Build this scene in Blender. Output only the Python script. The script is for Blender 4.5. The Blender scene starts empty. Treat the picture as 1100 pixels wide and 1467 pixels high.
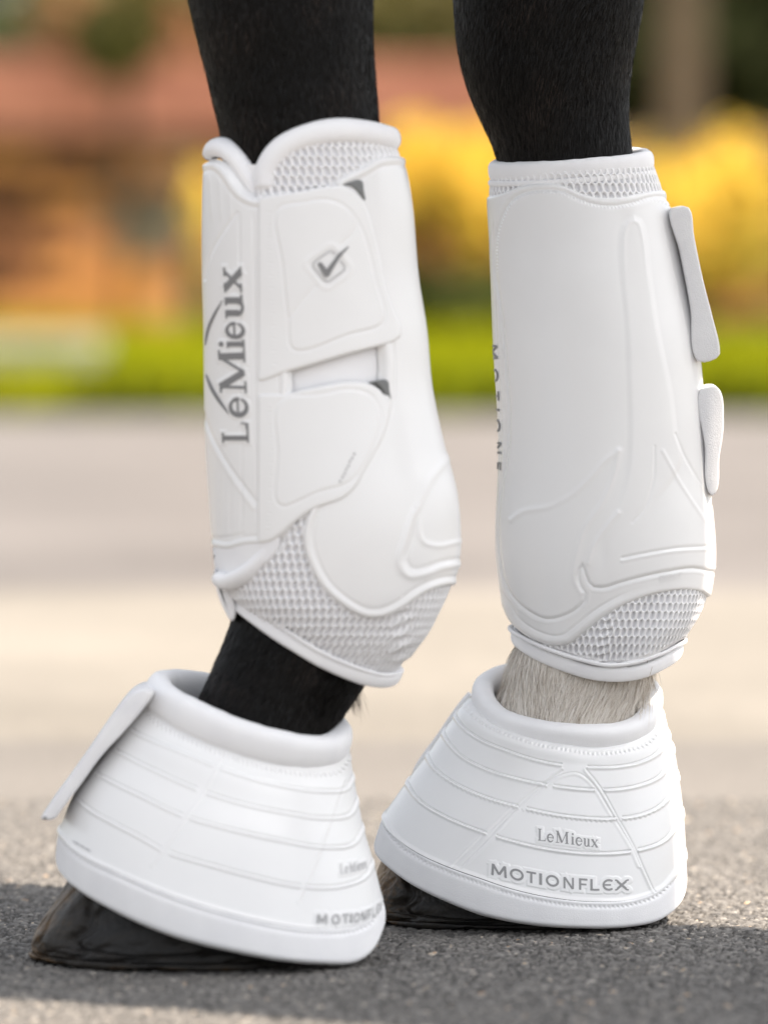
import bpy, math, random
import numpy as np
from mathutils import Vector
random.seed(7); rng = np.random.default_rng(7)
SC = bpy.context.scene
COL = SC.collection
# ------------------------------------------------------------------ camera
F, H, CX, HY, D = 7800.0, 0.375, 550.0, 350.0, 3.0     # focal length in photo px, eye height, principal column, horizon row, focus distance
cd = bpy.data.cameras.new('camera'); cam = bpy.data.objects.new('camera', cd); COL.objects.link(cam)
cam.location = (0, 0, H); cam.rotation_euler = (math.pi/2, 0, 0)
cd.sensor_fit = 'VERTICAL'; cd.sensor_height = 36; cd.sensor_width = 24
cd.lens = F/1467*36; cd.shift_y = -(733.5-HY)/1467; cd.clip_start = .1; cd.clip_end = 400
cd.dof.use_dof = True; cd.dof.focus_distance = 2.985; cd.dof.aperture_fstop = 5.0
SC.camera = cam
# ------------------------------------------------------------------ sky, sun, exposure
SUN_EL, SUN_AZ = math.radians(56), math.radians(-20)    # azimuth measured from +X towards +Y
w = bpy.data.worlds.new('World'); SC.world = w; w.use_nodes = True
nt = w.node_tree; bg = nt.nodes['Background']
sky = nt.nodes.new('ShaderNodeTexSky'); sky.sky_type = 'NISHITA'; sky.sun_disc = False
sky.sun_elevation = SUN_EL; sky.sun_rotation = math.pi/2 - SUN_AZ
sky.dust_density = 3.0; sky.air_density = 1.0
hs = nt.nodes.new('ShaderNodeHueSaturation'); hs.inputs['Saturation'].default_value = .23
nt.links.new(sky.outputs[0], hs.inputs['Color']); nt.links.new(hs.outputs[0], bg.inputs[0])
bg.inputs[1].default_value = .144
sd = bpy.data.lights.new('sun', 'SUN'); sd.energy = 4.9; sd.angle = math.radians(.55); sd.color = (1, .87, .73)
so = bpy.data.objects.new('sun', sd); COL.objects.link(so)
dirv = Vector((math.cos(SUN_EL)*math.cos(SUN_AZ), math.cos(SUN_EL)*math.sin(SUN_AZ), math.sin(SUN_EL)))
so.rotation_euler = dirv.to_track_quat('Z', 'Y').to_euler(); so.location = dirv*5
SC.view_settings.view_transform = 'Standard'; SC.view_settings.look = 'None'
SC.view_settings.gamma = 1; SC.view_settings.exposure = 1.12
try: SC.cycles.use_denoising = True
except Exception: pass
SC.cycles.max_bounces = 8; SC.cycles.diffuse_bounces = 5

# ------------------------------------------------------------------ materials
def mat(name, color, rough=.5, spec=.5, bump=None, noise=None, coat=0, sheen=0, attr=None, sss=0):
    m = bpy.data.materials.new(name); m.use_nodes = True; n = m.node_tree; b = n.nodes['Principled BSDF']
    b.inputs['Base Color'].default_value = (*color, 1); b.inputs['Roughness'].default_value = rough
    b.inputs['Specular IOR Level'].default_value = spec; b.inputs['Coat Weight'].default_value = coat
    b.inputs['Coat Roughness'].default_value = .12
    b.inputs['Sheen Weight'].default_value = sheen
    if sss:
        b.inputs['Subsurface Weight'].default_value = sss; b.inputs['Subsurface Radius'].default_value = (1, 1, 1); b.inputs['Subsurface Scale'].default_value = .002
    tc = n.nodes.new('ShaderNodeTexCoord')
    if noise:      # (scale, colour2, contrast lo, hi)
        t = n.nodes.new('ShaderNodeTexNoise'); t.inputs['Scale'].default_value = noise[0]; t.inputs['Detail'].default_value = 6
        n.links.new(tc.outputs['Object'], t.inputs['Vector'])
        r = n.nodes.new('ShaderNodeMapRange'); r.inputs[1].default_value = noise[2]; r.inputs[2].default_value = noise[3]
        n.links.new(t.outputs['Fac'], r.inputs[0])
        mx = n.nodes.new('ShaderNodeMix'); mx.data_type = 'RGBA'; mx.inputs[6].default_value = (*color, 1); mx.inputs[7].default_value = (*noise[1], 1)
        n.links.new(r.outputs[0], mx.inputs[0]); n.links.new(mx.outputs[2], b.inputs['Base Color'])
    if attr:       # (attribute, colour ramp stops)
        a = n.nodes.new('ShaderNodeAttribute'); a.attribute_name = attr[0]
        cr = n.nodes.new('ShaderNodeValToRGB'); cr.color_ramp.elements.remove(cr.color_ramp.elements[1])
        for i, (p, c) in enumerate(attr[1]):
            e = cr.color_ramp.elements[0] if i == 0 else cr.color_ramp.elements.new(p)
            e.position = p; e.color = (*c, 1)
        n.links.new(a.outputs['Fac'], cr.inputs[0]); n.links.new(cr.outputs[0], b.inputs['Base Color'])
    if bump:       # (scale, distance, strength)
        t2 = n.nodes.new('ShaderNodeTexNoise'); t2.inputs['Scale'].default_value = bump[0]; t2.inputs['Detail'].default_value = 5
        n.links.new(tc.outputs['Object'], t2.inputs['Vector'])
        bp = n.nodes.new('ShaderNodeBump'); bp.inputs['Distance'].default_value = bump[1]; bp.inputs['Strength'].default_value = bump[2]
        n.links.new(t2.outputs['Fac'], bp.inputs['Height']); n.links.new(bp.outputs[0], b.inputs['Normal'])
    return m
M = {
 'tpu':   mat('white_moulded_plastic', (.80, .80, .80), .22, .5, bump=(900, .0002, .10), noise=(9, (.74, .74, .745), .45, .75), sss=.06),
 'foam':  mat('white_neoprene', (.84, .84, .85), .85, .25, bump=(1500, .0004, .35), noise=(40, (.79, .79, .81), .4, .75), sheen=.2),
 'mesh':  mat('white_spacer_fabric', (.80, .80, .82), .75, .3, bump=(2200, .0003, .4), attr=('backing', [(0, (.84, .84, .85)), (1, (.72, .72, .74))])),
 'strap': mat('white_strap_webbing', (.78, .78, .79), .9, .2, bump=(1400, .0006, .6), noise=(60, (.72, .72, .74), .4, .7)),
 'ink':   mat('grey_print', (.20, .20, .205), .5, .4),
 'ink2':  mat('pale_grey_print', (.36, .36, .365), .5, .4),
 'ink3':  mat('mid_grey_print', (.27, .27, .275), .5, .4),
 'tab':   mat('grey_reflective_tab', (.16, .165, .165), .45, .5, bump=(2500, .0003, .4)),
 'hoof':  mat('dark_hoof_horn', (.0055, .005, .0045), .42, .35, bump=(150, .0016, .8), noise=(15, (.10, .058, .022), .52, .66), coat=.05),
}
# horse coat: black with a white pastern, by an attribute
M['hoof'] = mat('dark_hoof_horn', (.0055, .005, .0045), .47, .3, bump=(190, .0016, .9), attr=('wear', [(0, (.014, .013, .0125)), (.35, (.026, .021, .016)), (.6, (.085, .048, .018)), (1, (.24, .16, .08))]))
M['coat'] = mat('horse_coat', (.01, .01, .01), .5, .12, bump=(700, .0010, .5), attr=('white', [(0, (.0018, .0014, .0012)), (.5, (.05, .04, .03)), (1, (.66, .60, .54))]))
M['fur'] = mat('horse_fur', (.01, .01, .01), .34, .24, attr=('tone', [(0, (.0012, .001, .001)), (.35, (.010, .0068, .0055)), (.5, (.040, .027, .021)), (.55, (.34, .27, .21)), (.72, (.74, .68, .60)), (1, (.88, .85, .80))]))

# ------------------------------------------------------------------ helpers
def tag(o, label=None, cat=None, group=None, kind=None):
    if label: o['label'] = label
    if cat: o['category'] = cat
    if group: o['group'] = group
    if kind: o['kind'] = kind
    return o
def empty(name, loc, label, cat, group=None):
    o = bpy.data.objects.new(name, None); COL.objects.link(o); o.location = loc; o.empty_display_size = .05
    bpy.context.view_layer.update()
    return tag(o, label, cat, group)
def addmesh(name, V, Fc, material, parent=None, smooth=True, attrs=None):
    me = bpy.data.meshes.new(name)
    V = np.asarray(V, dtype=np.float32)
    if isinstance(Fc, np.ndarray):
        n = Fc.shape[1]; flat = Fc.reshape(-1); counts = np.full(len(Fc), n)
    else:
        counts = np.array([len(f) for f in Fc]); flat = np.array([i for f in Fc for i in f])
    off = np.zeros(3)
    if parent is not None:
        p = parent; 
        while p is not None: off = off + np.array(p.location); p = p.parent
        V = V - off.astype(np.float32)
    me.vertices.add(len(V)); me.vertices.foreach_set('co', V.ravel())
    me.loops.add(len(flat)); me.loops.foreach_set('vertex_index', flat.astype(np.int32))
    me.polygons.add(len(counts)); st = np.concatenate([[0], np.cumsum(counts)[:-1]]).astype(np.int32)
    me.polygons.foreach_set('loop_start', st)
    try: me.polygons.foreach_set('loop_total', counts.astype(np.int32))
    except Exception: pass
    me.polygons.foreach_set('use_smooth', np.full(len(counts), smooth))
    for k, a in (attrs or {}).items():
        at = me.attributes.new(k, 'FLOAT', 'POINT'); at.data.foreach_set('value', np.asarray(a, dtype=np.float32))
    me.update(); me.validate()
    me.materials.append(material)
    o = bpy.data.objects.new(name, me); COL.objects.link(o)
    if parent is not None: o.parent = parent
    return o
def unproj(px, py, y):
    px, py, y = np.broadcast_arrays(np.asarray(px, float), np.asarray(py, float), np.asarray(y, float))
    return np.stack([(px-CX)*y/F, y, H-(py-HY)*y/F], -1)
def proj(P): return CX + F*P[..., 0]/P[..., 1], HY + F*(H-P[..., 2])/P[..., 1]
def crspline(x, y, xi):           # cubic Hermite through points (x, y), y may be (n, k)
    x = np.asarray(x, float); y = np.asarray(y, float); xi = np.clip(xi, x[0], x[-1])
    d = np.diff(y, axis=0)/np.diff(x).reshape((-1,)+(1,)*(y.ndim-1))
    t = np.empty_like(y); t[1:-1] = .5*(d[1:]+d[:-1]); t[0] = d[0]; t[-1] = d[-1]
    i = np.clip(np.searchsorted(x, xi, side='right')-1, 0, len(x)-2)
    hh = x[i+1]-x[i]; s = (xi-x[i])/hh
    if y.ndim > 1: hh = hh[..., None]; s = s[..., None]
    return (2*s**3-3*s**2+1)*y[i] + (s**3-2*s**2+s)*hh*t[i] + (-2*s**3+3*s**2)*y[i+1] + (s**3-s**2)*hh*t[i+1]
def smooth_line(pts, n=6, closed=False):
    p = np.asarray(pts, float)
    if closed:
        p = np.vstack([p, p[:1]]); sl = np.linalg.norm(np.diff(p, axis=0), axis=1); md = np.median(sl)*2.2; q = [p[0]]
        for a_, b_, l_ in zip(p[:-1], p[1:], sl):
            kk = max(1, int(l_/md)); q += [a_+(b_-a_)*(i_+1)/kk for i_ in range(kk)] if kk < 3 else [a_+(b_-a_)*t_ for t_ in [.06]+[i_/kk for i_ in range(1, kk)]+[.94, 1]]
        p = np.array(q)
    s = np.concatenate([[0], np.cumsum(np.maximum(np.linalg.norm(np.diff(p, axis=0), axis=1), 1e-6))])
    if closed:
        k = 3; pe = np.vstack([p[-1-k:-1], p, p[1:1+k]])
        L = s[-1]; se = np.concatenate([s[-1-k:-1]-L, s, s[1:1+k]+L])
        xi = np.linspace(0, L, n*(len(p)-1)+1)[:-1]
        return crspline(se, pe, xi)
    return crspline(s, p, np.linspace(0, s[-1], n*(len(p)-1)+1))
def sstep(a, b, x):
    t = np.clip((x-a)/(b-a), 0, 1); return t*t*(3-2*t)
def seg_dist(px, py, line, pad=14):
    """distance, signed distance (+ left of travel, i.e. screen-up when travelling right) and arc length; far points get 99"""
    line = np.asarray(line, float)
    d = np.full(px.shape, 99.); sg = np.full(px.shape, 99.); ar = np.zeros(px.shape)
    m = (px > line[:, 0].min()-pad) & (px < line[:, 0].max()+pad) & (py > line[:, 1].min()-pad) & (py < line[:, 1].max()+pad)
    if not m.any(): return d, sg, ar
    X, Y = px[m], py[m]; bd = np.full(X.shape, 99.); bs = np.full(X.shape, 99.); ba = np.zeros(X.shape); acc = 0
    for (x0, y0), (x1, y1) in zip(line[:-1], line[1:]):
        dx, dy = x1-x0, y1-y0; L2 = dx*dx+dy*dy+1e-9; L = math.sqrt(L2)
        t = np.clip(((X-x0)*dx+(Y-y0)*dy)/L2, 0, 1)
        q = np.hypot(X-x0-t*dx, Y-y0-t*dy)
        u = q < bd
        bd = np.where(u, q, bd); ba = np.where(u, acc+t*L, ba)
        bs = np.where(u, np.where((X-x0)*dy-(Y-y0)*dx > 0, q, -q), bs)
        acc += L
    d[m] = bd; sg[m] = bs; ar[m] = ba
    return d, sg, ar
def poly_sdf(px, py, poly):
    """positive inside"""
    poly = np.asarray(poly, float); ins = np.zeros(px.shape, bool); n = len(poly)
    for i in range(n):
        x0, y0 = poly[i]; x1, y1 = poly[(i+1) % n]
        if y0 == y1: continue
        ins ^= ((y0 > py) != (y1 > py)) & (px < (x1-x0)*(py-y0)/(y1-y0)+x0)
    d, _, _ = seg_dist(px, py, np.vstack([poly, poly[:1]]), 30)
    return np.where(ins, d, -d)
MM = .001
def ridge(px, py, line, h, wd, sm=True, fade=0):
    L = smooth_line(line, 5) if sm else line
    d, s, a = seg_dist(px, py, L)
    return h*MM*np.exp(-(d/wd)**2)
def weld(px, py, line, h=.35, wd=2.2, sm=True):      # moulded line: a groove with a raised bead below it
    L = smooth_line(line, 5) if sm else line
    d, s, a = seg_dist(px, py, L)
    s = np.where(d > 20, 99, s)
    return MM*h*(np.exp(-((s+2.2)/wd)**2) - 1.1*np.exp(-((s-1.0)/(wd*.55))**2))*(d < 20)
def step(px, py, line, h, wd):
    L = smooth_line(line, 5); d, s, a = seg_dist(px, py, L, 40); return h*MM*sstep(-wd, wd, s)
def stitches(px, py, line, pitch=6, h=.3, wd=1.3):
    L = smooth_line(line, 5); d, s, a = seg_dist(px, py, L)
    k = (a % pitch)/pitch
    return h*MM*np.exp(-(d/wd)**2)*np.where(k < .62, np.sin(np.clip(k/.62, 0, 1)*math.pi), -.9)

# ------------------------------------------------------------------ lofted surfaces
class Ring:
    def __init__(s, L, R, b, Y, front=None, fs=None, bs=None, tr=None):
        s.L, s.R, s.Y = L, R, Y
        s.a = (R[0]-L[0])/2; s.mx = (R[0]+L[0])/2; s.b = b*Y/F
        e = ((L[1]+R[1])/2-HY)/F
        auto = b*e*1.0
        s.fs = auto if fs is None else fs; s.bs = auto if bs is None else bs
        s.tr = tr
        if front:
            pts = [L]+list(front)+[R]
            ph = [math.acos(max(-1, min(1, (s.mx-p[0])/s.a))) for p in pts]
            s.tr = (np.array(ph), np.array([p[1] for p in pts], float))
    def pos(s, phi):
        sn, cs = np.sin(phi), np.cos(phi)
        px = s.mx - s.a*cs; t = (1-cs)/2; lin = s.L[1]*(1-t)+s.R[1]*t
        fr = lin + s.fs*sn if s.tr is None else crspline(s.tr[0], s.tr[1], np.where(phi > math.pi, 2*math.pi-phi, phi))
        py = np.where(sn >= 0, fr, lin + s.bs*sn)
        return unproj(px, py, s.Y - s.b*sn)
class Surf:
    def __init__(s, rings, vs=None):
        s.r = rings; n = len(rings); s.vs = np.linspace(0, 1, n) if vs is None else np.array(vs, float)
    def weights(s, v): return crspline(s.vs, np.eye(len(s.r)), v)
    def grid(s, phis, v):
        R = np.stack([r.pos(phis) for r in s.r]); return np.einsum('vr,rck->vck', s.weights(v), R)
    def pos(s, phi, v):
        R = np.stack([r.pos(phi) for r in s.r], -2); return np.einsum('...r,...rk->...k', s.weights(v), R)
    def frame(s, phi, v):
        e = 1e-3; P = s.pos(phi, v)
        du = s.pos(phi+e, v)-s.pos(phi-e, v); dv = s.pos(phi, np.minimum(v+e, 1))-s.pos(phi, np.maximum(v-e, 0))
        n = np.cross(du, dv); n /= np.linalg.norm(n, axis=-1, keepdims=True)+1e-12
        c = s.pos(phi*0+math.pi/2, v)*.5+s.pos(phi*0+1.5*math.pi, v)*.5
        sg = np.sign(((P-c)*n).sum(-1, keepdims=True)); return P, n*sg
    def locate(s, px, py):
        px = np.asarray(px, float); py = np.asarray(py, float)
        gp = np.linspace(.03, math.pi-.03, 36); gv = np.linspace(0, 1, 36)
        G = s.grid(gp, gv); gx, gy = proj(G); gx = gx.ravel(); gy = gy.ravel()
        phi = np.empty_like(px); v = np.empty_like(px)
        for i in range(0, len(px), 4000):
            d = (px[i:i+4000, None]-gx)**2+(py[i:i+4000, None]-gy)**2; k = d.argmin(1)
            phi[i:i+4000] = gp[k % 36]; v[i:i+4000] = gv[k//36]
        for _ in range(7):
            e = 1e-3
            x0, y0 = proj(s.pos(phi, v)); x1, y1 = proj(s.pos(phi+e, v)); x2, y2 = proj(s.pos(phi, v+np.where(v > .5, -e, e)))
            ev = np.where(v > .5, -e, e)
            a, c = (x1-x0)/e, (y1-y0)/e; b, dd = (x2-x0)/ev, (y2-y0)/ev
            det = a*dd-b*c; det = np.where(np.abs(det) < 1e-3, 1e-3, det); rx, ry = px-x0, py-y0
            phi = np.clip(phi+np.clip((dd*rx-b*ry)/det, -.3, .3), .005, math.pi-.005); v = np.clip(v+np.clip((-c*rx+a*ry)/det, -.2, .2), 0, 1)
        return phi, v
    def on(s, px, py, off=0.):
        phi, v = s.locate(np.atleast_1d(px), np.atleast_1d(py)); P, n = s.frame(phi, v)
        return P + n*np.reshape(off, (-1, 1) if np.ndim(off) else (1, 1))
def phis(nf, nb, f0=-.12, f1=math.pi+.12):
    return np.concatenate([np.linspace(f0, f1, nf, endpoint=False), np.linspace(f1, 2*math.pi+f0, nb, endpoint=False)])
def grid_part(name, S, cols, rows, disp, material, parent, keep=None, closed=True, v0=0, v1=1, extra=None, attr=None):
    ph = np.array(cols); v = np.linspace(v0, v1, rows) if np.ndim(rows) == 0 else rows
    G = S.grid(ph, v)
    e = 1e-3
    du = S.grid(ph+e, v)-S.grid(ph-e, v); dv = S.grid(ph, np.minimum(v+e, 1))-S.grid(ph, np.maximum(v-e, 0))
    N = np.cross(du, dv); N /= np.linalg.norm(N, axis=-1, keepdims=True)+1e-12
    cen = G.mean(axis=1, keepdims=True); sg = np.sign(((G-cen)*N).sum(-1, keepdims=True)); N = N*np.where(sg == 0, 1, sg)
    phm = np.mod(ph, 2*math.pi); fr = phm <= math.pi; phm = np.where(fr, phm, 2*math.pi-phm)
    px, py = proj(S.grid(phm, v))
    PH, VV = np.meshgrid(ph, v); FR = np.broadcast_to(fr, PH.shape)
    d = disp(px, py, PH, VV, FR) if callable(disp) else np.full(PH.shape, disp)
    V = (G + N*d[..., None])
    nv, nc = PH.shape
    i = np.arange(nv-1)[:, None]; j = np.arange(nc if closed else nc-1)[None, :]
    j2 = (j+1) % nc
    q = np.stack([i*nc+j+0*i, i*nc+j2, (i+1)*nc+j2, (i+1)*nc+j], -1)
    if keep is not None:
        K = keep(px, py, PH, VV, FR)
        m = K[:-1][:, j[0]] | K[1:][:, j[0]] | K[:-1][:, j2[0]] | K[1:][:, j2[0]]
        q = q[m]
    q = q.reshape(-1, 4); used, inv = np.unique(q, return_inverse=True)
    return addmesh(name, V.reshape(-1, 3)[used], inv.reshape(-1, 4), material, parent, attrs=None if attr is None else {attr[0]: attr[1](px, py, PH, VV, FR, d).ravel()[used]})
# marching squares over a signed distance field (inside > 0), 2D verts + faces
def march(x0, x1, y0, y1, res, sdf):
    xs = np.arange(x0, x1+res, res); ys = np.arange(y0, y1+res, res); X, Y = np.meshgrid(xs, ys)
    Dv = sdf(X, Y); Dv = np.where(np.abs(Dv) < 1e-4, 1e-4, Dv); ny, nx = Dv.shape; ins = Dv > 0
    V = []; ids = {}; Fc = []
    def corner(i, j):
        k = (i, j)
        if k not in ids: ids[k] = len(V); V.append((xs[j], ys[i]))
        return ids[k]
    def edge(i, j, i2, j2):
        k = (min((i, j), (i2, j2)), max((i, j), (i2, j2)))
        if k not in ids:
            a, b = Dv[i, j], Dv[i2, j2]; t = a/(a-b); ids[k] = len(V)
            V.append((xs[j]+t*(xs[j2]-xs[j]), ys[i]+t*(ys[i2]-ys[i])))
        return ids[k]
    cnt = ins[:-1, :-1].astype(int)+ins[1:, :-1]+ins[:-1, 1:]+ins[1:, 1:]
    for i, j in zip(*np.nonzero(cnt)):
        c = [(i, j), (i, j+1), (i+1, j+1), (i+1, j)]; f = []
        for k in range(4):
            a, b = c[k], c[(k+1) % 4]
            if ins[a]: f.append(corner(*a))
            if ins[a] != ins[b]: f.append(edge(*a, *b))
        if len(f) >= 3: Fc.append(f)
    return np.array(V), Fc
def patch(name, S, poly, material, parent, t=1.2, r=4., res=2., base=0., relief=None, smooth=True):
    """a moulded piece lying on surface S: outline in photo px, thickness t mm rising over r px from its edge"""
    P = smooth_line(poly, 5, True) if smooth else np.asarray(poly, float)
    sd = lambda X, Y: poly_sdf(X, Y, P)
    V, Fc = march(P[:, 0].min()-res, P[:, 0].max()+res, P[:, 1].min()-res, P[:, 1].max()+res, res, sd)
    s = np.maximum(sd(V[:, 0], V[:, 1]), 0); k = np.clip(s/r, 0, 1)
    off = base*MM + t*MM*np.sqrt(1-(1-k)**2) - .0006*(s < .05)
    if relief: off = off + relief(V[:, 0], V[:, 1])*k
    W = S.on(V[:, 0], V[:, 1], off)
    # side wall down to the base surface
    edges = {}
    for f in Fc:
        for a, b in zip(f, f[1:]+f[:1]):
            edges[(a, b)] = 1
    be = [(a, b) for (a, b) in edges if (b, a) not in edges]
    bv = sorted({a for e in be for a in e}); mp = {a: len(V)+i for i, a in enumerate(bv)}
    W2 = S.on(V[bv, 0], V[bv, 1], -.0012+min(base, 0)*MM)
    Fc = Fc+[[b, a, mp[a], mp[b]] for a, b in be]
    return addmesh(name, np.vstack([W, W2]), Fc, material, parent)
def sweep(name, path, radii, material, parent, n=20, caps=True, up=None, closed=False, flat=1., wob=0):
    """tube along a 3D path; cross-section radius per point; flat squashes it across the local outward direction"""
    P = np.asarray(path, float); m = len(P); R = np.broadcast_to(np.asarray(radii, float), (m,)).copy()
    T = np.gradient(P, axis=0) if not closed else (np.roll(P, -1, 0)-np.roll(P, 1, 0))
    T /= np.linalg.norm(T, axis=1, keepdims=True)+1e-12
    c = P.mean(0); A = P-c if up is None else np.broadcast_to(np.asarray(up, float), P.shape)
    A = A-(A*T).sum(1, keepdims=True)*T; A /= np.linalg.norm(A, axis=1, keepdims=True)+1e-12
    B = np.cross(T, A)
    if wob: R = R*(1+wob*np.sin(np.arange(m)*.21+1)*np.sin(np.arange(m)*.057))
    if caps and not closed:
        R[0] *= .55; R[-1] *= .55
    th = np.linspace(0, 2*math.pi, n, endpoint=False)
    V = P[:, None]+R[:, None, None]*(flat*np.cos(th)[None, :, None]*A[:, None]+np.sin(th)[None, :, None]*B[:, None])
    idx = np.arange(m*n).reshape(m, n); Fc = []
    rr = m if closed else m-1
    a = idx[:rr]; b = np.roll(idx, -1, 0)[:rr]
    q = np.stack([a, np.roll(a, -1, 1), np.roll(b, -1, 1), b], -1).reshape(-1, 4).tolist(); V = V.reshape(-1, 3)
    if not closed: q += [list(idx[0][::-1]), list(idx[-1])]
    return addmesh(name, V, q, material, parent)
def ring_roll(name, ring, rr, rv, material, parent, off=0., n=260, wob=0.):
    """padded roll round a ring: rr radial and rv vertical half size in metres"""
    ph = np.linspace(0, 2*math.pi, n, endpoint=False); C = ring.pos(ph)
    c = C.mean(0); T = np.roll(C, -1, 0)-np.roll(C, 1, 0); T /= np.linalg.norm(T, axis=1, keepdims=True)
    A = C-c; A -= (A*T).sum(1, keepdims=True)*T; A /= np.linalg.norm(A, axis=1, keepdims=True); B = np.cross(A, T)
    B *= np.sign(B[:, 2:3]); th = np.linspace(0, 2*math.pi, 28, endpoint=False)
    ct, st = np.cos(th), np.sin(th); p = .8
    ct = np.sign(ct)*np.abs(ct)**p; st = np.sign(st)*np.abs(st)**p
    k = 1+wob*(np.sin(ph*7+1)*.5+np.sin(ph*17)*.3+np.sin(ph*31+2)*.2)
    V = C[:, None]+off*A[:, None]+rr*k[:, None, None]*ct[None, :, None]*A[:, None]+rv*k[:, None, None]*st[None, :, None]*B[:, None]
    idx = np.arange(n*28).reshape(n, 28); b = np.roll(idx, -1, 0)
    q = np.stack([idx, np.roll(idx, -1, 1), np.roll(b, -1, 1), b], -1).reshape(-1, 4)
    return addmesh(name, V.reshape(-1, 3), q, material, parent)
# ------------------------------------------------------------------ lettering drawn from strokes
def arc(cx, cy, rx, ry, a0, a1, w0, w1=None, n=14):
    w1 = w0 if w1 is None else w1; a = np.radians(np.linspace(a0, a1, n+1)); p = [(cx+rx*math.cos(t), cy+ry*math.sin(t)) for t in a]
    ww = [w0+(w1-w0)*math.sin(math.pi*i/n) for i in range(n+1)]
    return [('c', *p[i], *p[i+1], ww[i], ww[i+1]) for i in range(n)]
def B(x0, y0, x1, y1, wd): return [('b', x0, y0, x1, y1, wd, wd)]
TH, TN, SF = .062, .024, .020
SERIF = {
 'L': (.60, B(.17, 0, .17, .70, TH)+B(.04, .685, .32, .685, SF)+B(.04, .018, .58, .018, SF)+B(.57, .0, .60, .18, SF)+B(.44, .03, .58, .03, .03)),
 'e': (.46, arc(.23, .23, .19, .22, 35, 335, .02, .055, 20)+B(.05, .25, .41, .25, SF)+arc(.23, .23, .19, .22, 0, 40, .03, .04, 5)),
 'M': (.94, B(.15, 0, .17, .68, TN)+B(.17, .70, .46, .04, TH)+B(.46, .04, .77, .70, TN)+B(.79, 0, .77, .70, TH)+B(.04, .018, .28, .018, SF)+B(.66, .018, .92, .018, SF)+B(.05, .685, .20, .685, SF)+B(.76, .685, .90, .685, SF)),
 'i': (.26, B(.13, 0, .13, .46, TH)+B(.02, .018, .25, .018, SF)+B(.03, .445, .14, .445, SF)+[('c', .13, .62, .131, .62, .06, .06)]),
 'u': (.54, B(.13, .12, .13, .46, TH)+B(.02, .445, .14, .445, SF)+B(.40, 0, .40, .46, TH)+B(.30, .445, .41, .445, SF)+arc(.25, .13, .13, .13, 180, 350, .055, .03, 10)+B(.40, .018, .52, .018, SF)),
 'x': (.50, B(.08, .45, .42, .01, TH)+B(.42, .45, .08, .01, TN)+B(.01, .018, .17, .018, SF)+B(.32, .018, .50, .018, SF)+B(.01, .445, .19, .445, SF)+B(.33, .445, .49, .445, SF)),
}
SW = .065
SANS = {
 'M': (.84, B(.07, 0, .11, .70, SW)+B(.11, .68, .42, .12, SW)+B(.42, .12, .73, .68, SW)+B(.77, 0, .73, .70, SW)),
 'O': (.80, arc(.40, .35, .33, .29, 0, 360, SW, SW, 28)),
 'T': (.60, B(.30, 0, .30, .70, SW)+B(.0, .64, .60, .64, .06)),
 'I': (.14, B(.07, 0, .07, .70, SW)),
 'N': (.70, B(.07, 0, .07, .70, SW)+B(.63, 0, .63, .70, SW)+B(.09, .68, .61, .02, SW)),
 'F': (.50, B(.07, 0, .07, .70, SW)+B(.0, .64, .50, .64, .06)+B(.05, .34, .44, .34, .055)),
 'L': (.50, B(.07, 0, .07, .70, SW)+B(.0, .06, .50, .06, .06)),
 'E': (.62, arc(.42, .35, .34, .29, 60, 300, SW, SW, 20)+B(.10, .35, .55, .35, .05)),
 'X': (.80, arc(.12, -.32, .50, .72, 10, 88, .05, .05, 12)[:0]+B(.20, .56, .64, .12, SW)+B(.20, .12, .64, .56, SW)+arc(.08, .40, .20, .24, 30, 80, .05, .05, 5)+arc(.08, .28, .20, .24, -80, -30, .05, .05, 5)+arc(.78, .42, .22, .22, 100, 150, .05, .05, 5)+arc(.78, .26, .22, .22, 210, 260, .05, .05, 5)),
 'R': (.60, B(.07, 0, .07, .70, SW)+arc(.30, .50, .20, .16, -90, 90, SW, SW, 10)+B(.07, .66, .30, .66, .05)+B(.07, .34, .30, .34, .05)+B(.28, .34, .52, .0, SW)),
 'G': (.74, arc(.40, .35, .33, .29, 50, 330, SW, SW, 22)+B(.42, .32, .72, .32, .05)+B(.68, .08, .68, .32, SW)),
 'H': (.70, B(.07, 0, .07, .70, SW)+B(.63, 0, .63, .70, SW)+B(.07, .36, .63, .36, .055)),
}
def glyph_sdf(st, x, y):
    d = np.full(x.shape, -9.)
    for k, x0, y0, x1, y1, r0, r1 in st:
        dx, dy = x1-x0, y1-y0; L = math.hypot(dx, dy)+1e-9; u = ((x-x0)*dx+(y-y0)*dy)/L; v = np.abs((x-x0)*dy-(y-y0)*dx)/L
        if k == 'b': q = -np.maximum(np.maximum(-u, u-L), v-r0)
        else:
            t = np.clip(u/L, 0, 1); q = (r0+(r1-r0)*t)-np.hypot(x-x0-t*dx, y-y0-t*dy)
        d = np.maximum(d, q)
    return d
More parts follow.
